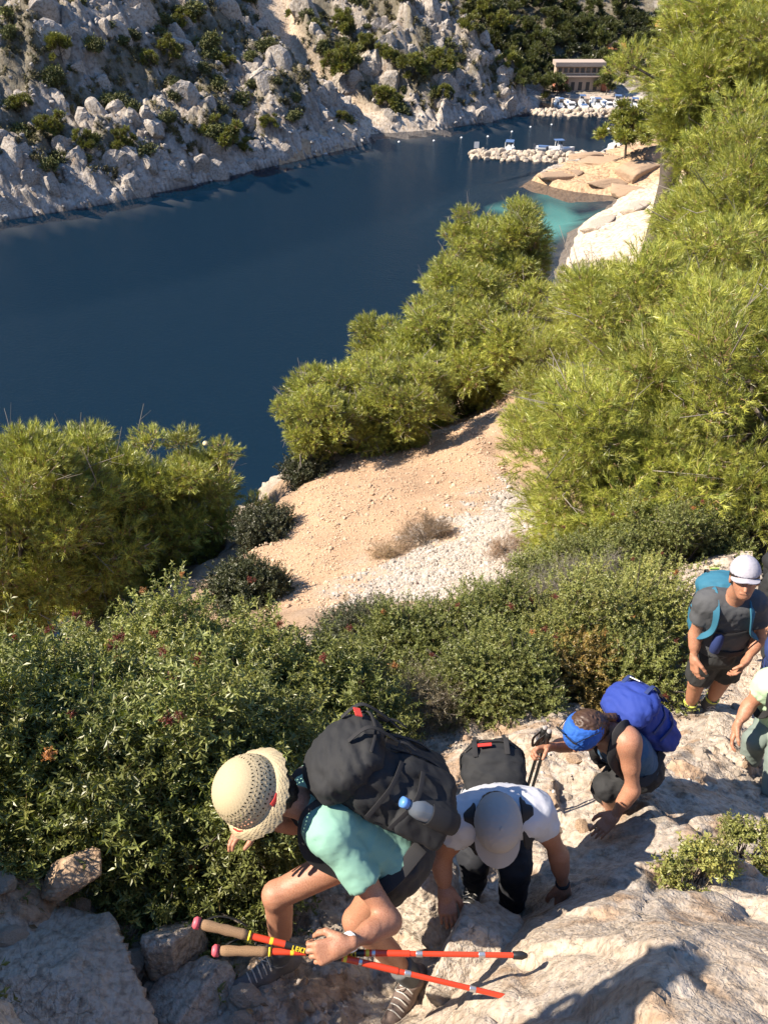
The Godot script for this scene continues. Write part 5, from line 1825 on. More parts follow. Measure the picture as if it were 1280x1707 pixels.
func shoulder_straps(J: Dictionary, pk: Node3D, w: float, h: float, dep: float, m: Material, width: float, sides := ["L", "R"]) -> void:
	var t := pk.transform
	var z := t.basis.z
	var y := t.basis.y
	for s in sides:
		var k := 1.0 if s == "R" else -1.0
		var sh: Vector3 = J["sh" + s]
		var mid: Vector3 = sh.lerp((J.shL + J.shR) * 0.5, 0.28)
		var side := t.basis.x * k
		var pts := [t * Vector3(k * w * 0.22, h * 0.34, -dep * 0.42), mid + y * 0.075 + z * 0.05, mid + y * 0.085 - z * 0.02, mid + y * 0.01 - z * 0.115, mid - y * 0.14 - z * 0.125 + side * 0.01, mid - y * 0.25 - z * 0.085 + side * 0.07, t * Vector3(k * w * 0.42, -h * 0.36, -dep * 0.4)]
		world_ribbon("shoulder_strap", pts, y * 0.3 + z * 0.2 + side * 0.2 + Vector3(0.01, 0.02, 0.3), width, m, pk, 0.007)

func straw_hat(parent: Node, q: Vector3, up: Vector3) -> void:
	up = up.normalized()
	var b := looking(up, 0.0)
	var raw := Raw.new()
	var hat_rows := 54
	var seg := 144
	var first := raw.v.size()
	for j in hat_rows + 1:
		var f := float(j) / hat_rows
		for k in seg:
			var a := -TAU * k / seg
			var r: float
			var y: float
			if f < 0.68:
				var e := f / 0.68 * PI * 0.5
				r = 0.119 * pow(sin(e), 0.9)
				y = 0.125 * cos(e) + 0.02
			else:
				var e := (f - 0.68) / 0.32
				r = 0.119 + 0.034 * e
				y = 0.02 - 0.034 * e * e + 0.010 * e * sin(a * 3.0 + 0.6) + 0.004 * e * sin(a * 8.0) + 0.005 * e * sin(a * 23.0) * e
			var stitch := sin(j * PI) + 0.0016 * absf(sin(j * 1.57)) + 0.0015 * sin(k * TAU * 36.0 / seg + j * 1.57)
			r += stitch
			raw.v.append(q + b * Vector3(cos(a) * r, y, sin(a) * r))
			raw.n.append(Vector3.ZERO)
	for j in hat_rows:
		# openwork bands near the brim: small gaps left in the weave
		var open := j in [20, 23, 26, 29, 32, 35]
		for k in seg:
			if open and (k + j / 3) % 3 == 0:
				continue
			var p := first + j * seg + k
			var p2 := first + j * seg + (k + 1) % seg
			for tri in [[p, p2, p2 + seg], [p, p2 + seg, p + seg]]:
				var A: Vector3 = raw.v[tri[0]]
				var nn: Vector3 = (raw.v[tri[2]] - A).cross(raw.v[tri[1]] - A)
				for z in 3:
					raw.n[tri[z]] += nn
				raw.i.append_array(tri)
	for k in raw.n.size():
		raw.n[k] = raw.n[k].normalized()
	var out := 0.0
	for k in range(0, raw.v.size(), 97):
		out += raw.n[k].dot(raw.v[k] - q)
	if out < 0.0:
		for k in range(0, raw.i.size(), 3):
			var z := raw.i[k + 1]
			raw.i[k + 1] = raw.i[k + 2]
			raw.i[k + 2] = z
		for k in raw.n.size():
			raw.n[k] = -raw.n[k]
	var h := part("straw_hat", raw.mesh(), M.straw, parent)
	h.set_meta("label", "cream crocheted straw hat with a wavy brim")
	for a in [0.9, 2.4, 4.2]:
		var c := Vector3(cos(a) * 0.127, 0.018, sin(a) * 0.127)
		part("ribbon", ribbon([q + b * (c + Vector3(-0.02 * sin(a), 0.006, 0.02 * cos(a))), q + b * c * 1.03, q + b * (c + Vector3(0.02 * sin(a), -0.004, -0.02 * cos(a)))], b * Vector3(cos(a), 0.3, sin(a)), 0.008, 0.002, 4), M.red_trim, h)

func pole(label: String, a: Vector3, b: Vector3, group: String) -> Node3D:
	# a: top of the grip, b: tip
	var t := thing("trekking_pole", label, "trekking pole", a, group)
	var bs := looking(b - a, 0.0)
	var l := a.distance_to(b)
	var x := (b - a).normalized()
	# local y runs down the pole, local z towards the sky and the camera side
	var z := (Vector3(0, 0.6, 0.8) - x * Vector3(0, 0.6, 0.8).dot(x)).normalized()
	t.basis = Basis(x.cross(z), x, z)
	part("grip", lathe([Vector2(0.0, 0.022), Vector2(0.014, 0.024), Vector2(0.017, 0.05), Vector2(0.0145, 0.085), Vector2(0.0165, 0.11), Vector2(0.0145, 0.135), Vector2(0.0165, 0.16), Vector2(0.0135, 0.178), Vector2(0.0, 0.18)], 18), M.cork, t)
	part("grip_cap", lathe([Vector2(0.0, 0.0), Vector2(0.012, 0.0), Vector2(0.019, 0.008), Vector2(0.018, 0.022), Vector2(0.0, 0.0225)], 18), M.pole_pink, t)
	part("wrist_strap", ribbon([Vector3(0, 0.03, -0.016), Vector3(-0.02, 0.07, -0.03), Vector3(-0.024, 0.13, -0.03), Vector3(-0.016, 0.17, -0.02)], Vector3(1, 0, 0.2), 0.006, 0.0015), M.pole_black, t)
	part("ring", lathe([Vector2(0.0, 0.18), Vector2(0.0145, 0.1805), Vector2(0.0145, 0.188), Vector2(0.0, 0.1885)], 16), M.pole_yellow, t)
	var sh := part("upper_shaft", lathe([Vector2(0.0, 0.189), Vector2(0.0105, 0.189), Vector2(0.0105, l * 0.62), Vector2(0.0, l * 0.62 + 0.0005)], 16), M.pole_red, t)
	var band := part("band", lathe([Vector2(0.0106, 0.30), Vector2(0.0113, 0.302), Vector2(0.0113, 0.485), Vector2(0.0106, 0.487)], 16), M.pole_black, sh)
	for k in 3:
		var y0: float = [0.25, 0.492, l * 0.50][k]
		part("stripe", lathe([Vector2(0.0106, y0), Vector2(0.0110, y0 + 0.001), Vector2(0.0110, y0 + 0.010), Vector2(0.0106, y0 + 0.011)], 16), M.pole_yellow if k < 2 else M.pole_silver, sh)
	for k in 2:
		var tm := TextMesh.new()
		var sf := SystemFont.new()
		sf.font_names = PackedStringArray(["Droid Sans"])
		sf.font_weight = 700
		tm.font = sf
		tm.text = "LEKI"
		tm.font_size = 16
		tm.pixel_size = 0.00125
		tm.depth = 0.004
		# letters run along the pole, readable from above
		part("lettering", tm, M.pole_yellow, band, Transform3D(Basis(Vector3(0, 1, 0), Vector3(-1, 0, 0), Vector3(0, 0, 1)), Vector3(0.0, 0.345 + 0.095 * k, 0.0112)))
	var low := part("lower_shaft", lathe([Vector2(0.0, l * 0.62), Vector2(0.0085, l * 0.62), Vector2(0.0085, l - 0.05), Vector2(0.0, l - 0.0495)], 14), M.pole_red, t)
	for k in 2:
		var y0 := l * (0.64 + 0.2 * k)
		part("stripe", lathe([Vector2(0.0086, y0), Vector2(0.0096, y0 + 0.001), Vector2(0.0096, y0 + 0.02), Vector2(0.0086, y0 + 0.021)], 14), M.pole_silver, low)
	part("tip", lathe([Vector2(0.0, l - 0.052), Vector2(0.012, l - 0.05), Vector2(0.013, l - 0.02), Vector2(0.007, l - 0.004), Vector2(0.0, l)], 12), M.pole_black, t)
	return t

func build_people() -> void:
	people_materials()
	hiker_hat()
	hiker_cap()
	hiker_blue()
	coarse = 1.15
	hiker_standing()
	coarse = 1.5
	hiker_edge()
	coarse = 1.0

func hiker_hat() -> void:
	var J := {
		"head": Vector3(-0.425, 35.555, -1.567), "neck": Vector3(-0.293, 35.478, -1.583), "pelvis": Vector3(0.070, 35.234, -1.557), "shL": Vector3(-0.170, 35.473, -1.465), "shR": Vector3(-0.261, 35.386, -1.714),
		"elL": Vector3(0.024, 35.255, -1.282), "wrL": Vector3(-0.129, 35.352, -1.160), "haL": Vector3(-0.263, 35.350, -1.121), "elR": Vector3(-0.336, 35.201, -1.671), "wrR": Vector3(-0.439, 35.359, -1.591), "haR": Vector3(-0.530, 35.352, -1.535),
		"hiL": Vector3(0.047, 35.243, -1.488), "hiR": Vector3(0.018, 35.192, -1.613), "knR": Vector3(-0.396, 35.046, -1.474), "anR": Vector3(-0.419, 34.565, -1.454), "toR": Vector3(-0.561, 34.497, -1.375),
		"knL": Vector3(-0.098, 34.971, -1.415), "anL": Vector3(0.116, 34.511, -1.398), "toL": Vector3(0.028, 34.450, -1.262),
		"up": Vector3(-0.62, 0.75, 0.15), "face": Vector3(-0.75, -0.65, 0.1), "nL": Vector3(0.0, -0.75, -0.65), "nR": Vector3(0.2, -0.7, 0.4)}
	var t := thing("person", "climber in a straw hat and mint shirt holding red poles", "person", J.anL - Vector3(0, 0.085, 0))
	t.position = Vector3.ZERO
	body_part(J, 0.94, M.skin, t, 1.25, 0.45)
	hair_into(t, J.head, J.up, J.face, M.hair_dark, 0.96)
	sleeve_shirt(t, J, 0.95, M.mint_shirt, 0.56, 0.005)
	legwear(t, J, 0.95, M.black_cloth, 0.42, "shorts")
	shoe(t, J.anR, J.toR, M.shoe_grey, M.sole_grey, Vector3.UP, M.sock_grey, J.knR)
	shoe(t, J.anL, J.toL, M.shoe_brown, M.sole_grey, Vector3.UP, M.sock_grey, J.knL)
	straw_hat(t, J.head + J.up.normalized() * 0.025, J.up + Vector3(0.02, 0, 0.12))
	var f := field_round([J.wrL], 0.06, 0.004)
	var wd: Vector3 = (J.elL - J.wrL).normalized()
	f.cone(J.wrL + wd * 0.02, J.wrL + wd * 0.038, 0.031, 0.032, 0.003, true)
	f.plane(J.wrL + wd * 0.02, -wd)
	var wt := part("wristwatch", field_mesh(f), M.white_band, t)
	part("dial", stone(9, Vector3(0.016, 0.006, 0.016), 4, 30, 0.0), M.pole_silver, wt, Transform3D(looking(Vector3(0, 0.7, 0.7), 0), J.wrL + wd * 0.028 + Vector3(-0.004, 0.024, 0.022)))
	var bf := back_frame(J, 0.195, 0.0)
	var pk := rucksack("large black backpack with a bulging lid on the climber in the straw hat", bf, 0.32, 0.47, 0.25, M.pack_black, M.strap_black, M.red_trim, 1)
	shoulder_straps(J, pk, 0.32, 0.47, 0.25, M.strap_black, 0.027)
	# clear bottle in the side pocket
	var bt := part("water_bottle", lathe([Vector2(0, 0), Vector2(0.034, 0.002), Vector2(0.036, 0.03), Vector2(0.033, 0.09), Vector2(0.036, 0.14), Vector2(0.028, 0.17), Vector2(0.014, 0.185), Vector2(0.014, 0.195), Vector2(0.0, 0.196)], 16), M.bottle, pk, Transform3D(Basis(Vector3.BACK, 0.1), Vector3(-0.160, -0.20, 0.035)))
	part("bottle_pocket", lathe([Vector2(0, -0.012), Vector2(0.04, -0.01), Vector2(0.044, 0.04), Vector2(0.041, 0.105), Vector2(0.038, 0.107)], 16), M.strap_black, pk, bt.transform)
	part("bottle_cap", lathe([Vector2(0, 0.19), Vector2(0.018, 0.191), Vector2(0.018, 0.215), Vector2(0, 0.216)], 14), M.cap_blue, bt)
	pole("red trekking pole sloping down past the hiker's knee, grip raised", Vector3(-0.605, 35.405, -1.208), Vector3(0.442, 35.154, -1.076), "red poles in the climber's hand")
	pole("red trekking pole held nearly level, grip lower than the other", Vector3(-0.550, 35.307, -1.164), Vector3(0.471, 35.237, -1.179), "red poles in the climber's hand")

func hiker_cap() -> void:
	var J := {
		"head": Vector3(0.443, 35.091, -1.737), "neck": Vector3(0.458, 35.034, -1.870), "pelvis": Vector3(0.519, 34.667, -2.142), "shL": Vector3(0.616, 35.037, -1.822), "shR": Vector3(0.310, 35.029, -1.790),
		"elL": Vector3(0.727, 34.808, -1.770), "wrL": Vector3(0.765, 34.619, -1.724), "haL": Vector3(0.772, 34.503, -1.672), "elR": Vector3(0.235, 34.819, -1.727), "wrR": Vector3(0.251, 34.745, -1.644), "haR": Vector3(0.260, 34.711, -1.567),
		"hiL": Vector3(0.589, 34.634, -2.091), "hiR": Vector3(0.444, 34.634, -2.091), "knL": Vector3(0.578, 34.579, -1.832), "anL": Vector3(0.611, 34.115, -1.863), "toL": Vector3(0.651, 34.156, -1.768),
		"knR": Vector3(0.405, 34.554, -1.902), "anR": Vector3(0.442, 34.122, -1.983), "toR": Vector3(0.409, 34.156, -1.895),
		"up": Vector3(-0.02, 0.72, 0.69), "face": Vector3(0.0, -0.69, 0.72), "nL": Vector3(-0.2, -0.3, -0.9), "nR": Vector3(0.1, -0.9, -0.2)}
	var t := thing("person", "scrambling hiker in a white shirt and pale grey cap", "person")
	body_part(J, 0.98, M.skin_tan, t, 0.55, 0.5)
	hair_into(t, J.head, J.up, J.face, M.hair_dark, 0.96)
	sleeve_shirt(t, J, 0.98, M.white_shirt, 0.42, 0.006)
	legwear(t, J, 0.98, M.navy_jeans, 1.85, "trousers")
	shoe(t, J.anR, J.toR, M.black_cloth, M.sole_grey)
	shoe(t, J.anL, J.toL, M.black_cloth, M.sole_grey)
	cap_into(t, J.head, J.up, J.face, M.cap_grey, 1.06)
	var wd: Vector3 = (J.elL - J.wrL).normalized()
	var f := field_round([J.wrL], 0.06, 0.004)
	f.cone(J.wrL + wd * 0.01, J.wrL + wd * 0.026, 0.03, 0.031, 0.003, true)
	f.plane(J.wrL + wd * 0.01, -wd)
	part("watch_strap", field_mesh(f), M.black_cloth, t)
	var bf := back_frame(J, 0.145, -0.06)
	var pk := rucksack("black backpack on the hiker with the pale grey cap", bf, 0.25, 0.30, 0.18, M.pack_black, M.strap_black, M.red_trim, 2)
	shoulder_straps(J, pk, 0.26, 0.32, 0.18, M.strap_black, 0.026)

func hiker_blue() -> void:
	var J := {
		"head": Vector3(0.988, 34.712, -2.444), "neck": Vector3(1.128, 34.654, -2.512), "pelvis": Vector3(1.355, 34.321, -2.532), "shL": Vector3(1.194, 34.696, -2.406), "shR": Vector3(1.133, 34.521, -2.586),
		"elL": Vector3(1.236, 34.452, -2.304), "wrL": Vector3(1.158, 34.286, -2.251), "haL": Vector3(1.082, 34.219, -2.211), "elR": Vector3(0.990, 34.392, -2.613), "wrR": Vector3(0.849, 34.462, -2.540), "haR": Vector3(0.787, 34.477, -2.514),
		"hiL": Vector3(1.348, 34.348, -2.477), "hiR": Vector3(1.338, 34.261, -2.599), "knL": Vector3(1.163, 34.290, -2.419), "anL": Vector3(1.310, 33.849, -2.468), "toL": Vector3(1.144, 33.908, -2.362),
		"knR": Vector3(1.198, 34.125, -2.505), "anR": Vector3(1.317, 33.766, -2.555), "toR": Vector3(1.223, 33.790, -2.485),
		"up": Vector3(-0.60, 0.72, 0.25), "face": Vector3(-0.55, -0.72, 0.42), "nL": Vector3(0.2, -0.9, -0.3), "nR": Vector3(0.3, -0.3, 0.8)}
	var t := thing("person", "bent hiker with a blue headband and bare shoulders", "person")
	body_part(J, 0.94, M.skin, t, 0.25, 1.3)
	hair_into(t, J.head, J.up, J.face, M.hair_brown, 0.97, 1.0)
	var b := Basis(J.up.normalized().cross((J.face - J.up.normalized() * J.face.dot(J.up.normalized())).normalized()), J.up.normalized(), (J.face - J.up.normalized() * J.face.dot(J.up.normalized())).normalized())
	var f := Field.new(J.head - Vector3.ONE * 0.16, J.head + Vector3.ONE * 0.16, 0.006)
	f.blob(J.head + b * Vector3(0, 0.028, -0.008), b, Vector3(0.087, 0.108, 0.108), 0.006)
	f.plane(J.head + b * Vector3(0, 0.135, 0.0), b * Vector3(0, 0.62, -0.78))
	f.plane(J.head + b * Vector3(0, 0.012, 0.03), b * Vector3(0, -0.9, 0.3))
	part("headband", field_mesh(f, 0.003, 30.0), M.headband_blue, t)
	var sg := Raw.new()
	for k in [-1.0, 1.0]:
		sg.obox(Transform3D(b * Basis.from_scale(Vector3(0.026, 0.02, 0.004)), J.head + b * Vector3(0.034 * k, 0.125, 0.055)))
		tube_into(sg, [J.head + b * Vector3(0.06 * k, 0.12, 0.05), J.head + b * Vector3(0.09 * k, 0.06, -0.06)], [0.003, 0.003], 4)
	part("sunglasses", sg.mesh(), M.lens, t)
	sleeve_shirt(t, J, 0.93, M.blue_top, -1.0, 0.005)
	legwear(t, J, 0.95, M.black_cloth, 1.12, "shorts")
	shoe(t, J.anL, J.toL, M.shoe_grey, M.sole_grey, Vector3.UP, M.sock_grey, J.knL)
	shoe(t, J.anR, J.toR, M.shoe_grey, M.sole_grey, Vector3.UP, M.sock_grey, J.knR)
	var bf := back_frame(J, 0.175, 0.03)
	var pk := rucksack("bright blue backpack on the hiker with the headband", bf, 0.26, 0.40, 0.19, M.pack_blue, M.pack_navy, M.white_band, 3)
	shoulder_straps(J, pk, 0.26, 0.40, 0.19, M.strap_black, 0.024)
	for k in 2:
		var top: Vector3 = [Vector3(0.829, 34.552, -2.585), Vector3(0.843, 34.570, -2.549)][k]
		var tip: Vector3 = [Vector3(0.772, 34.045, -2.519), Vector3(0.795, 34.058, -2.504)][k]
		var p := thing("trekking_pole", ["dark trekking pole with the higher grip planted on the pale rock", "dark trekking pole with the lower grip and pale knob"][k], "trekking pole", top, "dark poles of the hiker with the headband")
		p.basis = looking(tip - top, 0.0)
		var l := top.distance_to(tip)
		part("grip", lathe([Vector2(0.0, -0.01), Vector2(0.016, 0.0), Vector2(0.019, 0.02), Vector2(0.014, 0.05), Vector2(0.016, 0.09), Vector2(0.013, 0.13), Vector2(0.0, 0.131)], 14), M.pole_black, p)
		part("knob", stone(14, Vector3(0.02, 0.014, 0.02), 4, 40, 0.0), M.cap_grey, p, Transform3D(Basis(), Vector3(0, -0.012, 0)))
		part("shaft", lathe([Vector2(0.0, 0.13), Vector2(0.009, 0.13), Vector2(0.008, l), Vector2(0.0, l + 0.001)], 10), M.pole_black, p)
		part("wrist_strap", ribbon([Vector3(0.012, 0.01, 0), Vector3(0.05, 0.05, 0.01), Vector3(0.04, 0.11, 0.01), Vector3(0.01, 0.06, 0)], Vector3.BACK, 0.007, 0.002), M.pole_black, p)

func hiker_standing() -> void:
	var J := {
		"head": Vector3(2.266, 34.550, -3.726), "neck": Vector3(2.283, 34.367, -3.786), "pelvis": Vector3(2.349, 33.791, -3.844), "shL": Vector3(2.445, 34.262, -3.805), "shR": Vector3(2.136, 34.240, -3.839),
		"elL": Vector3(2.533, 33.998, -3.752), "wrL": Vector3(2.453, 33.862, -3.671), "haL": Vector3(2.392, 33.784, -3.622), "elR": Vector3(2.127, 33.959, -3.822), "wrR": Vector3(2.126, 33.808, -3.730), "haR": Vector3(2.138, 33.722, -3.675),
		"hiL": Vector3(2.446, 33.752, -3.851), "hiR": Vector3(2.286, 33.752, -3.851), "knL": Vector3(2.476, 33.439, -3.873), "anL": Vector3(2.480, 33.078, -3.933), "toL": Vector3(2.470, 33.016, -3.796),
		"knR": Vector3(2.282, 33.403, -3.870), "anR": Vector3(2.332, 33.033, -3.924), "toR": Vector3(2.169, 32.989, -3.801),
		"up": Vector3(-0.03, 0.95, -0.32), "face": Vector3(-0.32, 0.32, 0.9), "nL": Vector3(-0.9, 0.0, -0.3), "nR": Vector3(0.9, 0.0, -0.3)}
	var t := thing("person", "standing man in charcoal shirt, black shorts and pale cap", "person")
	body_part(J, 1.04, M.skin, t, 0.55, 0.6)
	hair_into(t, J.head, J.up, J.face, M.hair_dark, 1.0)
	sleeve_shirt(t, J, 1.04, M.charcoal_shirt, 0.58, 0.006)
	legwear(t, J, 1.06, M.charcoal_shorts, 0.86, "shorts")
	shoe(t, J.anR, J.toR, M.shoe_grey, M.sole_grey, Vector3.UP, M.sock_grey, J.knR)
	shoe(t, J.anL, J.toL, M.shoe_grey, M.sole_grey, Vector3.UP, M.sock_grey, J.knL)
	for s in ["L", "R"]:
		var f := field_round([J["an" + s]], 0.14, 0.008)
		f.cone(J["an" + s].lerp(J["kn" + s], 0.16), J["an" + s].lerp(J["kn" + s], 0.24), 0.051, 0.052, 0.005, true)
		f.plane(J["an" + s].lerp(J["kn" + s], 0.17), J["an" + s] - J["kn" + s])
		part("sock_band", field_mesh(f), M.sock_lime, t)
	cap_into(t, J.head + J.up.normalized() * 0.012, J.up, J.face, M.cap_lilac, 1.05, 0.05)
	for k in [-1.0, 1.0]:
		var fc: Vector3 = (J.face - J.up.normalized() * J.face.dot(J.up.normalized())).normalized()
		var bb := Basis(J.up.normalized().cross(fc), J.up.normalized(), fc)
		part("eye", stone(15, Vector3(0.008, 0.005, 0.004), 3, 30, 0.0), M.eye_dark, t, Transform3D(bb, J.head + bb * Vector3(0.031 * k, 0.006, 0.088)))
	var bf := back_frame(J, 0.205, -0.05)
	var pk := rucksack("teal backpack on the standing man's back", bf, 0.32, 0.48, 0.2, M.pack_teal, M.strap_black, M.lime_trim, 4)
	shoulder_straps(J, pk, 0.32, 0.48, 0.2, M.pack_teal, 0.022)
	world_ribbon("chest_strap", [J.shR.lerp(J.shL, 0.2) + Vector3(-0.02, -0.16, 0.11), J.shR.lerp(J.shL, 0.5) + Vector3(0, -0.17, 0.13), J.shR.lerp(J.shL, 0.8) + Vector3(0.02, -0.16, 0.11)], Vector3(0, 0.2, 1), 0.01, M.strap_black, pk, 0.003)
	world_ribbon("hip_belt", [J.pelvis + Vector3(-0.15, 0.10, 0.0), J.pelvis + Vector3(-0.08, 0.09, 0.125), J.pelvis + Vector3(0.08, 0.09, 0.125), J.pelvis + Vector3(0.15, 0.10, 0.0)], Vector3(0, 0.1, 1), 0.02, M.strap_black, pk, 0.005)
	part("bottle_pouch", lathe([Vector2(0, -0.09), Vector2(0.034, -0.085), Vector2(0.037, 0.0), Vector2(0.03, 0.06), Vector2(0.014, 0.085), Vector2(0, 0.087)], 14), M.pack_navy, pk, pk.transform.affine_inverse() * Transform3D(Basis(), J.shR.lerp(J.pelvis, 0.55) + Vector3(-0.02, 0.0, 0.13)))

func hiker_edge() -> void:
	# cut by the picture's edge: pale green shirt, grey trousers
	var J := {
		"head": Vector3(2.352, 34.437, -3.079), "neck": Vector3(2.413, 34.313, -3.109), "pelvis": Vector3(2.507, 33.862, -3.175), "shL": Vector3(2.452, 34.324, -3.041), "shR": Vector3(2.293, 34.236, -3.150),
		"elL": Vector3(2.553, 34.052, -2.943), "wrL": Vector3(2.466, 33.966, -2.838), "haL": Vector3(2.403, 33.927, -2.782), "elR": Vector3(2.224, 34.057, -3.137), "wrR": Vector3(2.142, 33.972, -3.046), "haR": Vector3(2.113, 33.915, -3.001),
		"hiL": Vector3(2.530, 33.879, -3.126), "hiR": Vector3(2.465, 33.822, -3.183), "knL": Vector3(2.341, 33.909, -2.869), "anL": Vector3(2.307, 33.685, -2.720), "toL": Vector3(2.182, 33.712, -2.614),
		"knR": Vector3(2.316, 33.783, -3.076), "anR": Vector3(2.343, 33.527, -3.079), "toR": Vector3(2.240, 33.497, -2.979),
		"up": Vector3(-0.1, 0.9, 0.4), "face": Vector3(-0.4, -0.3, 0.85), "nL": Vector3(0.9, 0.0, 0.3), "nR": Vector3(0.6, -0.2, 0.5)}
	var t := thing("person", "hiker in a pale green shirt and grey trousers stepping up", "person")
	body_part(J, 0.98, M.skin, t, 0.5, 0.5)
	hair_into(t, J.head, J.up, J.face, M.hair_brown, 0.98)
	sleeve_shirt(t, J, 0.98, M.green_shirt, 0.5)
	legwear(t, J, 0.98, M.grey_trousers, 1.88, "trousers")
	shoe(t, J.anR, J.toR, M.shoe_brown, M.sole_grey)
	shoe(t, J.anL, J.toL, M.shoe_brown, M.sole_grey)
	var pk := rucksack("dark blue backpack on the hiker in the pale green shirt", back_frame(J, 0.2, 0.05), 0.3, 0.5, 0.22, M.pack_navy, M.strap_black, M.lime_trim, 5)
	shoulder_straps(J, pk, 0.3, 0.5, 0.22, M.strap_black, 0.024)
	# the next one up the line, behind the standing man
	J = {
		"head": Vector3(2.995, 34.067, -4.415), "neck": Vector3(3.047, 33.934, -4.463), "pelvis": Vector3(3.126, 33.430, -4.361), "shL": Vector3(3.157, 33.877, -4.393), "shR": Vector3(2.935, 33.854, -4.438),
		"elL": Vector3(3.256, 33.611, -4.312), "wrL": Vector3(3.210, 33.468, -4.200), "haL": Vector3(3.187, 33.396, -4.144), "elR": Vector3(2.914, 33.615, -4.340), "wrR": Vector3(2.899, 33.533, -4.188), "haR": Vector3(2.899, 33.477, -4.119),
		"hiL": Vector3(3.196, 33.408, -4.343), "hiR": Vector3(3.070, 33.386, -4.364), "knL": Vector3(3.214, 33.170, -4.285), "anL": Vector3(3.336, 32.785, -4.365), "toL": Vector3(3.251, 32.747, -4.271),
		"knR": Vector3(3.072, 33.132, -4.293), "anR": Vector3(3.201, 32.738, -4.366), "toR": Vector3(3.103, 32.708, -4.266),
		"up": Vector3(0, 0.95, 0.2), "face": Vector3(-0.2, -0.1, 0.95), "nL": Vector3(-0.9, 0, 0), "nR": Vector3(0.9, 0, 0)}
	t = thing("person", "hiker in black waiting behind the standing man", "person")
	body_part(J, 1.0, M.skin, t)
	hair_into(t, J.head, J.up, J.face, M.hair_dark, 1.0)
	sleeve_shirt(t, J, 1.0, M.black_cloth, 0.5)
	legwear(t, J, 1.0, M.charcoal_shorts, 0.8, "shorts")
	shoe(t, J.anR, J.toR, M.shoe_brown, M.sole_grey, Vector3.UP, M.sock_grey, J.knR)
	shoe(t, J.anL, J.toL, M.shoe_brown, M.sole_grey, Vector3.UP, M.sock_grey, J.knL)
	pk = rucksack("black backpack on the hiker waiting behind the standing man", back_frame(J, 0.2, 0.05), 0.3, 0.5, 0.22, M.pack_black, M.strap_black, M.red_trim, 6)
	shoulder_straps(J, pk, 0.3, 0.5, 0.22, M.strap_black, 0.024)

# ---------------------------------------------------------------- rocks by the trail, loose stones, shade from outside the frame
func surface_at(x: float, z: float) -> Vector3:
	return Vector3(x, land(x, z) + near_detail(x, z), z)

func boulder(label: String, at: Vector3, dims: Vector3, turn: Vector3, s: int, m: String, sharp := 0.95, planes := 15) -> void:
	var o := part("boulder", stone(s, dims, 26, planes, 0.07, sharp), M[m], self, Transform3D(Basis.from_euler(turn), at))
	tag(o, label, "boulder")

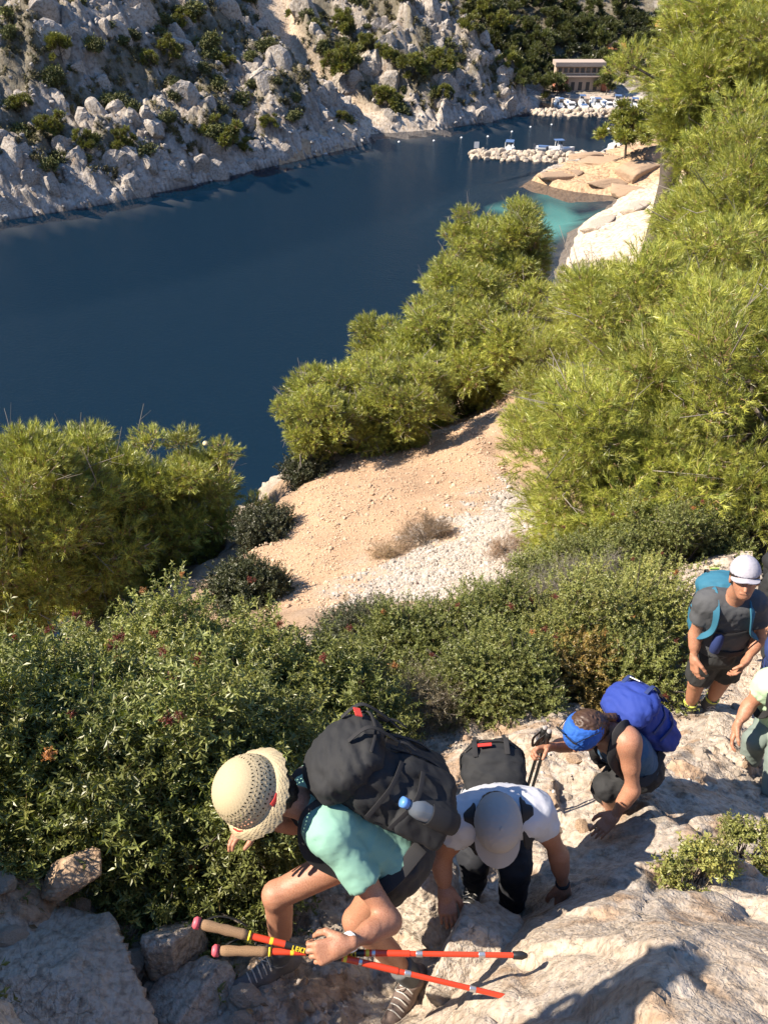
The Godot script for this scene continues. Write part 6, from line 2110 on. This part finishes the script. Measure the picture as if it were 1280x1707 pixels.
func build_near_rocks() -> void:
	boulder("flat grey slab in shade at the foot of the lentisk", Vector3(-1.310, 34.706, -1.170), Vector3(0.52, 0.21, 0.42), Vector3(0.22, 0.15, -0.06), 1006, "rock", 1.0, 9)
	boulder("knobbly block between the red poles and the capped hiker", Vector3(0.361, 34.556, -1.396), Vector3(0.27, 0.25, 0.24), Vector3(0.2, 0.5, 0.1), 1012, "rock")
	boulder("low block under the tips of the red poles", Vector3(0.455, 34.622, -1.231), Vector3(0.26, 0.22, 0.2), Vector3(0.3, 1.2, 0.0), 1025, "rock")
	boulder("stepping stone under the climber's front boot", Vector3(-0.426, 34.322, -1.390), Vector3(0.17, 0.1, 0.13), Vector3(0.1, 0.3, 0.1), 1031, "rock")
	boulder("stone wedged beside the climber's rear boot", Vector3(-0.185, 34.345, -1.332), Vector3(0.11, 0.08, 0.09), Vector3(0.2, 0.9, 0.1), 1042, "rock")
	boulder("pale rock in the gully below the pole grips", Vector3(-0.771, 34.459, -1.269), Vector3(0.22, 0.14, 0.18), Vector3(0.2, 0.5, 0.05), 1053, "rock")
	boulder("upright dark rock in the gully between slab and climber", Vector3(-0.890, 34.476, -1.511), Vector3(0.13, 0.2, 0.12), Vector3(0.1, 0.8, 0.3), 1064, "rock")
	boulder("long brownish stone leaning behind the slab", Vector3(-1.251, 34.807, -1.693), Vector3(0.15, 0.05, 0.08), Vector3(0.3, 0.5, 0.25), 1071, "rock_ochre")
	boulder("rough rock behind the climber's rear leg", Vector3(0.196, 34.514, -1.718), Vector3(0.2, 0.22, 0.2), Vector3(0.1, 0.2, 0.2), 1083, "rock")
	boulder("rounded earthy hollow stone beside the headband hiker's foot", Vector3(1.737, 33.795, -2.742), Vector3(0.2, 0.08, 0.14), Vector3(0.3, 0.2, 0.1), 1092, "rock_ochre")
	boulder("pale step rock between the two hikers on the upper trail", Vector3(2.299, 33.380, -3.370), Vector3(0.22, 0.12, 0.18), Vector3(0.2, 0.9, 0.1), 1112, "rock")
	boulder("flat rock on the trail behind the standing man", Vector3(2.830, 32.409, -5.657), Vector3(0.5, 0.16, 0.35), Vector3(0.2, 0.4, 0.0), 1121, "rock")
	# loose stones on the trail: the larger as pieces of the ground, gravel as one mass
	var ground := get_node("trail_ground")
	var r := rng(313)
	var shapes := []
	for k in 8:
		shapes.append(stone(1200 + k, Vector3(1.0, 0.7, 0.85), 5, 11, 0.07, 1.0))
	var n := 0
	while n < 280:
		var x := r.randf_range(-2.4, 3.6)
		var z := r.randf_range(-6.5, -0.8)
		var d := trail_near(x, z)
		var gully := Vector2(x, z).distance_to(Vector2(-0.55, -1.45)) < 0.6
		var behind := Vector2(x, z).distance_to(Vector2(-1.35, -1.65)) < 0.35
		if x > -0.15 and z > -2.2 or not gully and not behind and (d > 1.3 or r.randf() < 0.45 or nz.get_noise_2d(x * 1.6, z * 1.6) < 0.0):
			continue
		var s := r.randf_range(0.018, 0.05) if not gully and not behind else r.randf_range(0.02, 0.075)
		part("stone", shapes[n % 8], M[["rock", "rock", "rock_ochre", "rock"][n % 4]], ground, Transform3D(Basis.from_euler(Vector3(r.randf() * 0.6, r.randf() * TAU, r.randf() * 0.6)).scaled(Vector3.ONE * s), surface_at(x, z) + Vector3(0, s * 0.15, 0)))
		n += 1
	var xf := []
	var cs := PackedColorArray()
	while xf.size() < 2600:
		var x := r.randf_range(-2.6, 3.8)
		var z := r.randf_range(-7.5, -0.6)
		var gully := Vector2(x, z).distance_to(Vector2(-0.55, -1.45)) < 0.7
		if x > -0.1 and z > -2.3 or not gully and (nz.get_noise_2d(x * 1.6, z * 1.6) < 0.05 or r.randf() < 0.3):
			continue
		var s := r.randf_range(0.004, 0.014)
		xf.append(Transform3D(Basis.from_euler(Vector3(r.randf() * TAU, r.randf() * TAU, 0)).scaled(Vector3(s, s * 0.7, s)), surface_at(x, z)))
		cs.append(vary(r, Color(0.34, 0.26, 0.19), Color(0.48, 0.42, 0.36)))
	var pebble := stone(1300, Vector3.ONE, 2, 9, 0.05, 1.0)
	var o := scatter("gravel", pebble, M.gravel, self, xf, cs)
	tag(o, "loose gravel lying on the rocky trail", "gravel", "", "stuff")
	# fallen leaves and dry twigs under the bushes
	xf = []
	cs = PackedColorArray()
	var leaf := Raw.new()
	leaf_into(leaf, Vector3(-0.5, 0, 0), Vector3.RIGHT, Vector3.UP, 1.0, 0.4)
	while xf.size() < 5000:
		var x := r.randf_range(-3.2, 3.6)
		var z := r.randf_range(-7.5, -1.2)
		if trail_near(x, z) < 0.7 + r.randf() * 0.8:
			continue
		xf.append(Transform3D(Basis.from_euler(Vector3(r.randf_range(-0.5, 0.5), r.randf() * TAU, r.randf_range(-0.5, 0.5))).scaled(Vector3.ONE * r.randf_range(0.02, 0.05)), surface_at(x, z) + Vector3(0, 0.006, 0)))
		cs.append(vary(r, Color(0.14, 0.085, 0.045), Color(0.32, 0.21, 0.11)))
	o = scatter("fallen_leaves", leaf.mesh(), M.leaves, self, xf, cs)
	tag(o, "dry brown leaves and twigs scattered under the shrubs", "leaf litter", "", "stuff")
	# chippings of the scree
	xf = []
	cs = PackedColorArray()
	while xf.size() < 19000:
		var x := r.randf_range(-3.5, 4.2)
		var z := r.randf_range(-23.5, -8.0)
		if scree(x, z) < 0.4:
			continue
		var c := ground_colour(x, z, false)
		var white := c.b > 0.305
		if r.randf() < (0.8 if not white else 0.35 + 0.9 * nz.get_noise_2d(x * 1.1, z * 1.1)):
			continue
		var s := r.randf_range(0.008, 0.030) * (1.0 if white else 0.8) * (2.2 if r.randf() < 0.05 else 1.0)
		var s2 := lerpf(0.45, 0.10, scree(x, z)) * nz.get_noise_2d(x * 0.6, z * 0.6) + lerpf(0.30, 0.05, scree(x, z)) * facet(x, z, 1.4, 21).x
		xf.append(Transform3D(Basis.from_euler(Vector3(r.randf() * TAU, r.randf() * TAU, 0)).scaled(Vector3(s, s * 0.7, s)), Vector3(x, land(x, z) + s2 + s * 0.2, z)))
		cs.append(vary(r, Color(0.32, 0.28, 0.235), Color(0.45, 0.40, 0.35)) if white else vary(r, Color(0.40, 0.28, 0.18), Color(0.5, 0.38, 0.27)))
	o = scatter("chippings", pebble, M.gravel, self, xf, cs)
	tag(o, "white and ochre stone chippings of the open scree", "scree", "", "stuff")
	# red lentisk berries and a few dead orange leaves in the bushes
	# a further lentisk beside the slab, outside the frame, shades it
	shrub("lentisk_shrub", "lentisk shrub beside the slab, shading it", surface_at(-1.95, -1.0) + Vector3(0, 0.1, 0), Vector3(0.5, 1.0, 0.6), 471, 46, "lentisk", Color(0.17, 0.19, 0.055), Color(0.20, 0.22, 0.065))
	coarse = 1.9
	hiker_above()
	coarse = 1.0

func hiker_above() -> void:
	# stands higher on the slope, outside the frame; the shade on the lit slab is this hiker's
	var base := Vector3(-1.22, 35.9, -0.70)
	boulder("high rock beside the slab under the hiker's boots", base - Vector3(0, 0.33, 0), Vector3(0.36, 0.36, 0.34), Vector3.ZERO, 1131, "rock")
	var J := {"pelvis": base + Vector3(0, 0.92, 0), "neck": base + Vector3(0.02, 1.45, -0.05), "head": base + Vector3(0.03, 1.60, -0.10), "shL": base + Vector3(-0.19, 1.38, -0.02), "shR": base + Vector3(0.19, 1.38, -0.02),
		"elL": base + Vector3(-0.25, 1.10, 0.02), "wrL": base + Vector3(-0.24, 0.86, -0.03), "haL": base + Vector3(-0.24, 0.78, -0.05), "elR": base + Vector3(0.25, 1.10, 0.02), "wrR": base + Vector3(0.24, 0.86, -0.03), "haR": base + Vector3(0.24, 0.78, -0.05),
		"hiL": base + Vector3(-0.09, 0.88, 0), "hiR": base + Vector3(0.09, 0.88, 0), "knL": base + Vector3(-0.1, 0.48, -0.05), "anL": base + Vector3(-0.1, 0.085, 0.02), "toL": base + Vector3(-0.12, 0, -0.2), "knR": base + Vector3(0.1, 0.48, -0.06), "anR": base + Vector3(0.1, 0.085, 0.0), "toR": base + Vector3(0.12, 0, -0.22),
		"up": Vector3(0, 1, -0.15), "face": Vector3(0, -0.2, -1), "nL": Vector3(0.8, 0, 0.2), "nR": Vector3(-0.8, 0, 0.2)}
	var t := thing("person", "hiker with a navy backpack standing on the grey slab", "person")
	body_part(J, 1.0, M.skin, t, 1.2, 1.2)
	hair_into(t, J.head, J.up, J.face, M.hair_brown, 1.0)
	sleeve_shirt(t, J, 1.0, M.charcoal_shirt, 0.5)
	legwear(t, J, 1.0, M.charcoal_shorts, 0.75, "shorts")
	shoe(t, J.anR, J.toR, M.shoe_brown, M.sole_grey, Vector3.UP, M.sock_grey, J.knR)
	shoe(t, J.anL, J.toL, M.shoe_brown, M.sole_grey, Vector3.UP, M.sock_grey, J.knL)
	var pk := rucksack("navy backpack on the hiker standing on the grey slab", back_frame(J, 0.2, 0.06), 0.32, 0.56, 0.24, M.pack_navy, M.strap_black, M.lime_trim, 7)
	shoulder_straps(J, pk, 0.32, 0.56, 0.24, M.strap_black, 0.024)
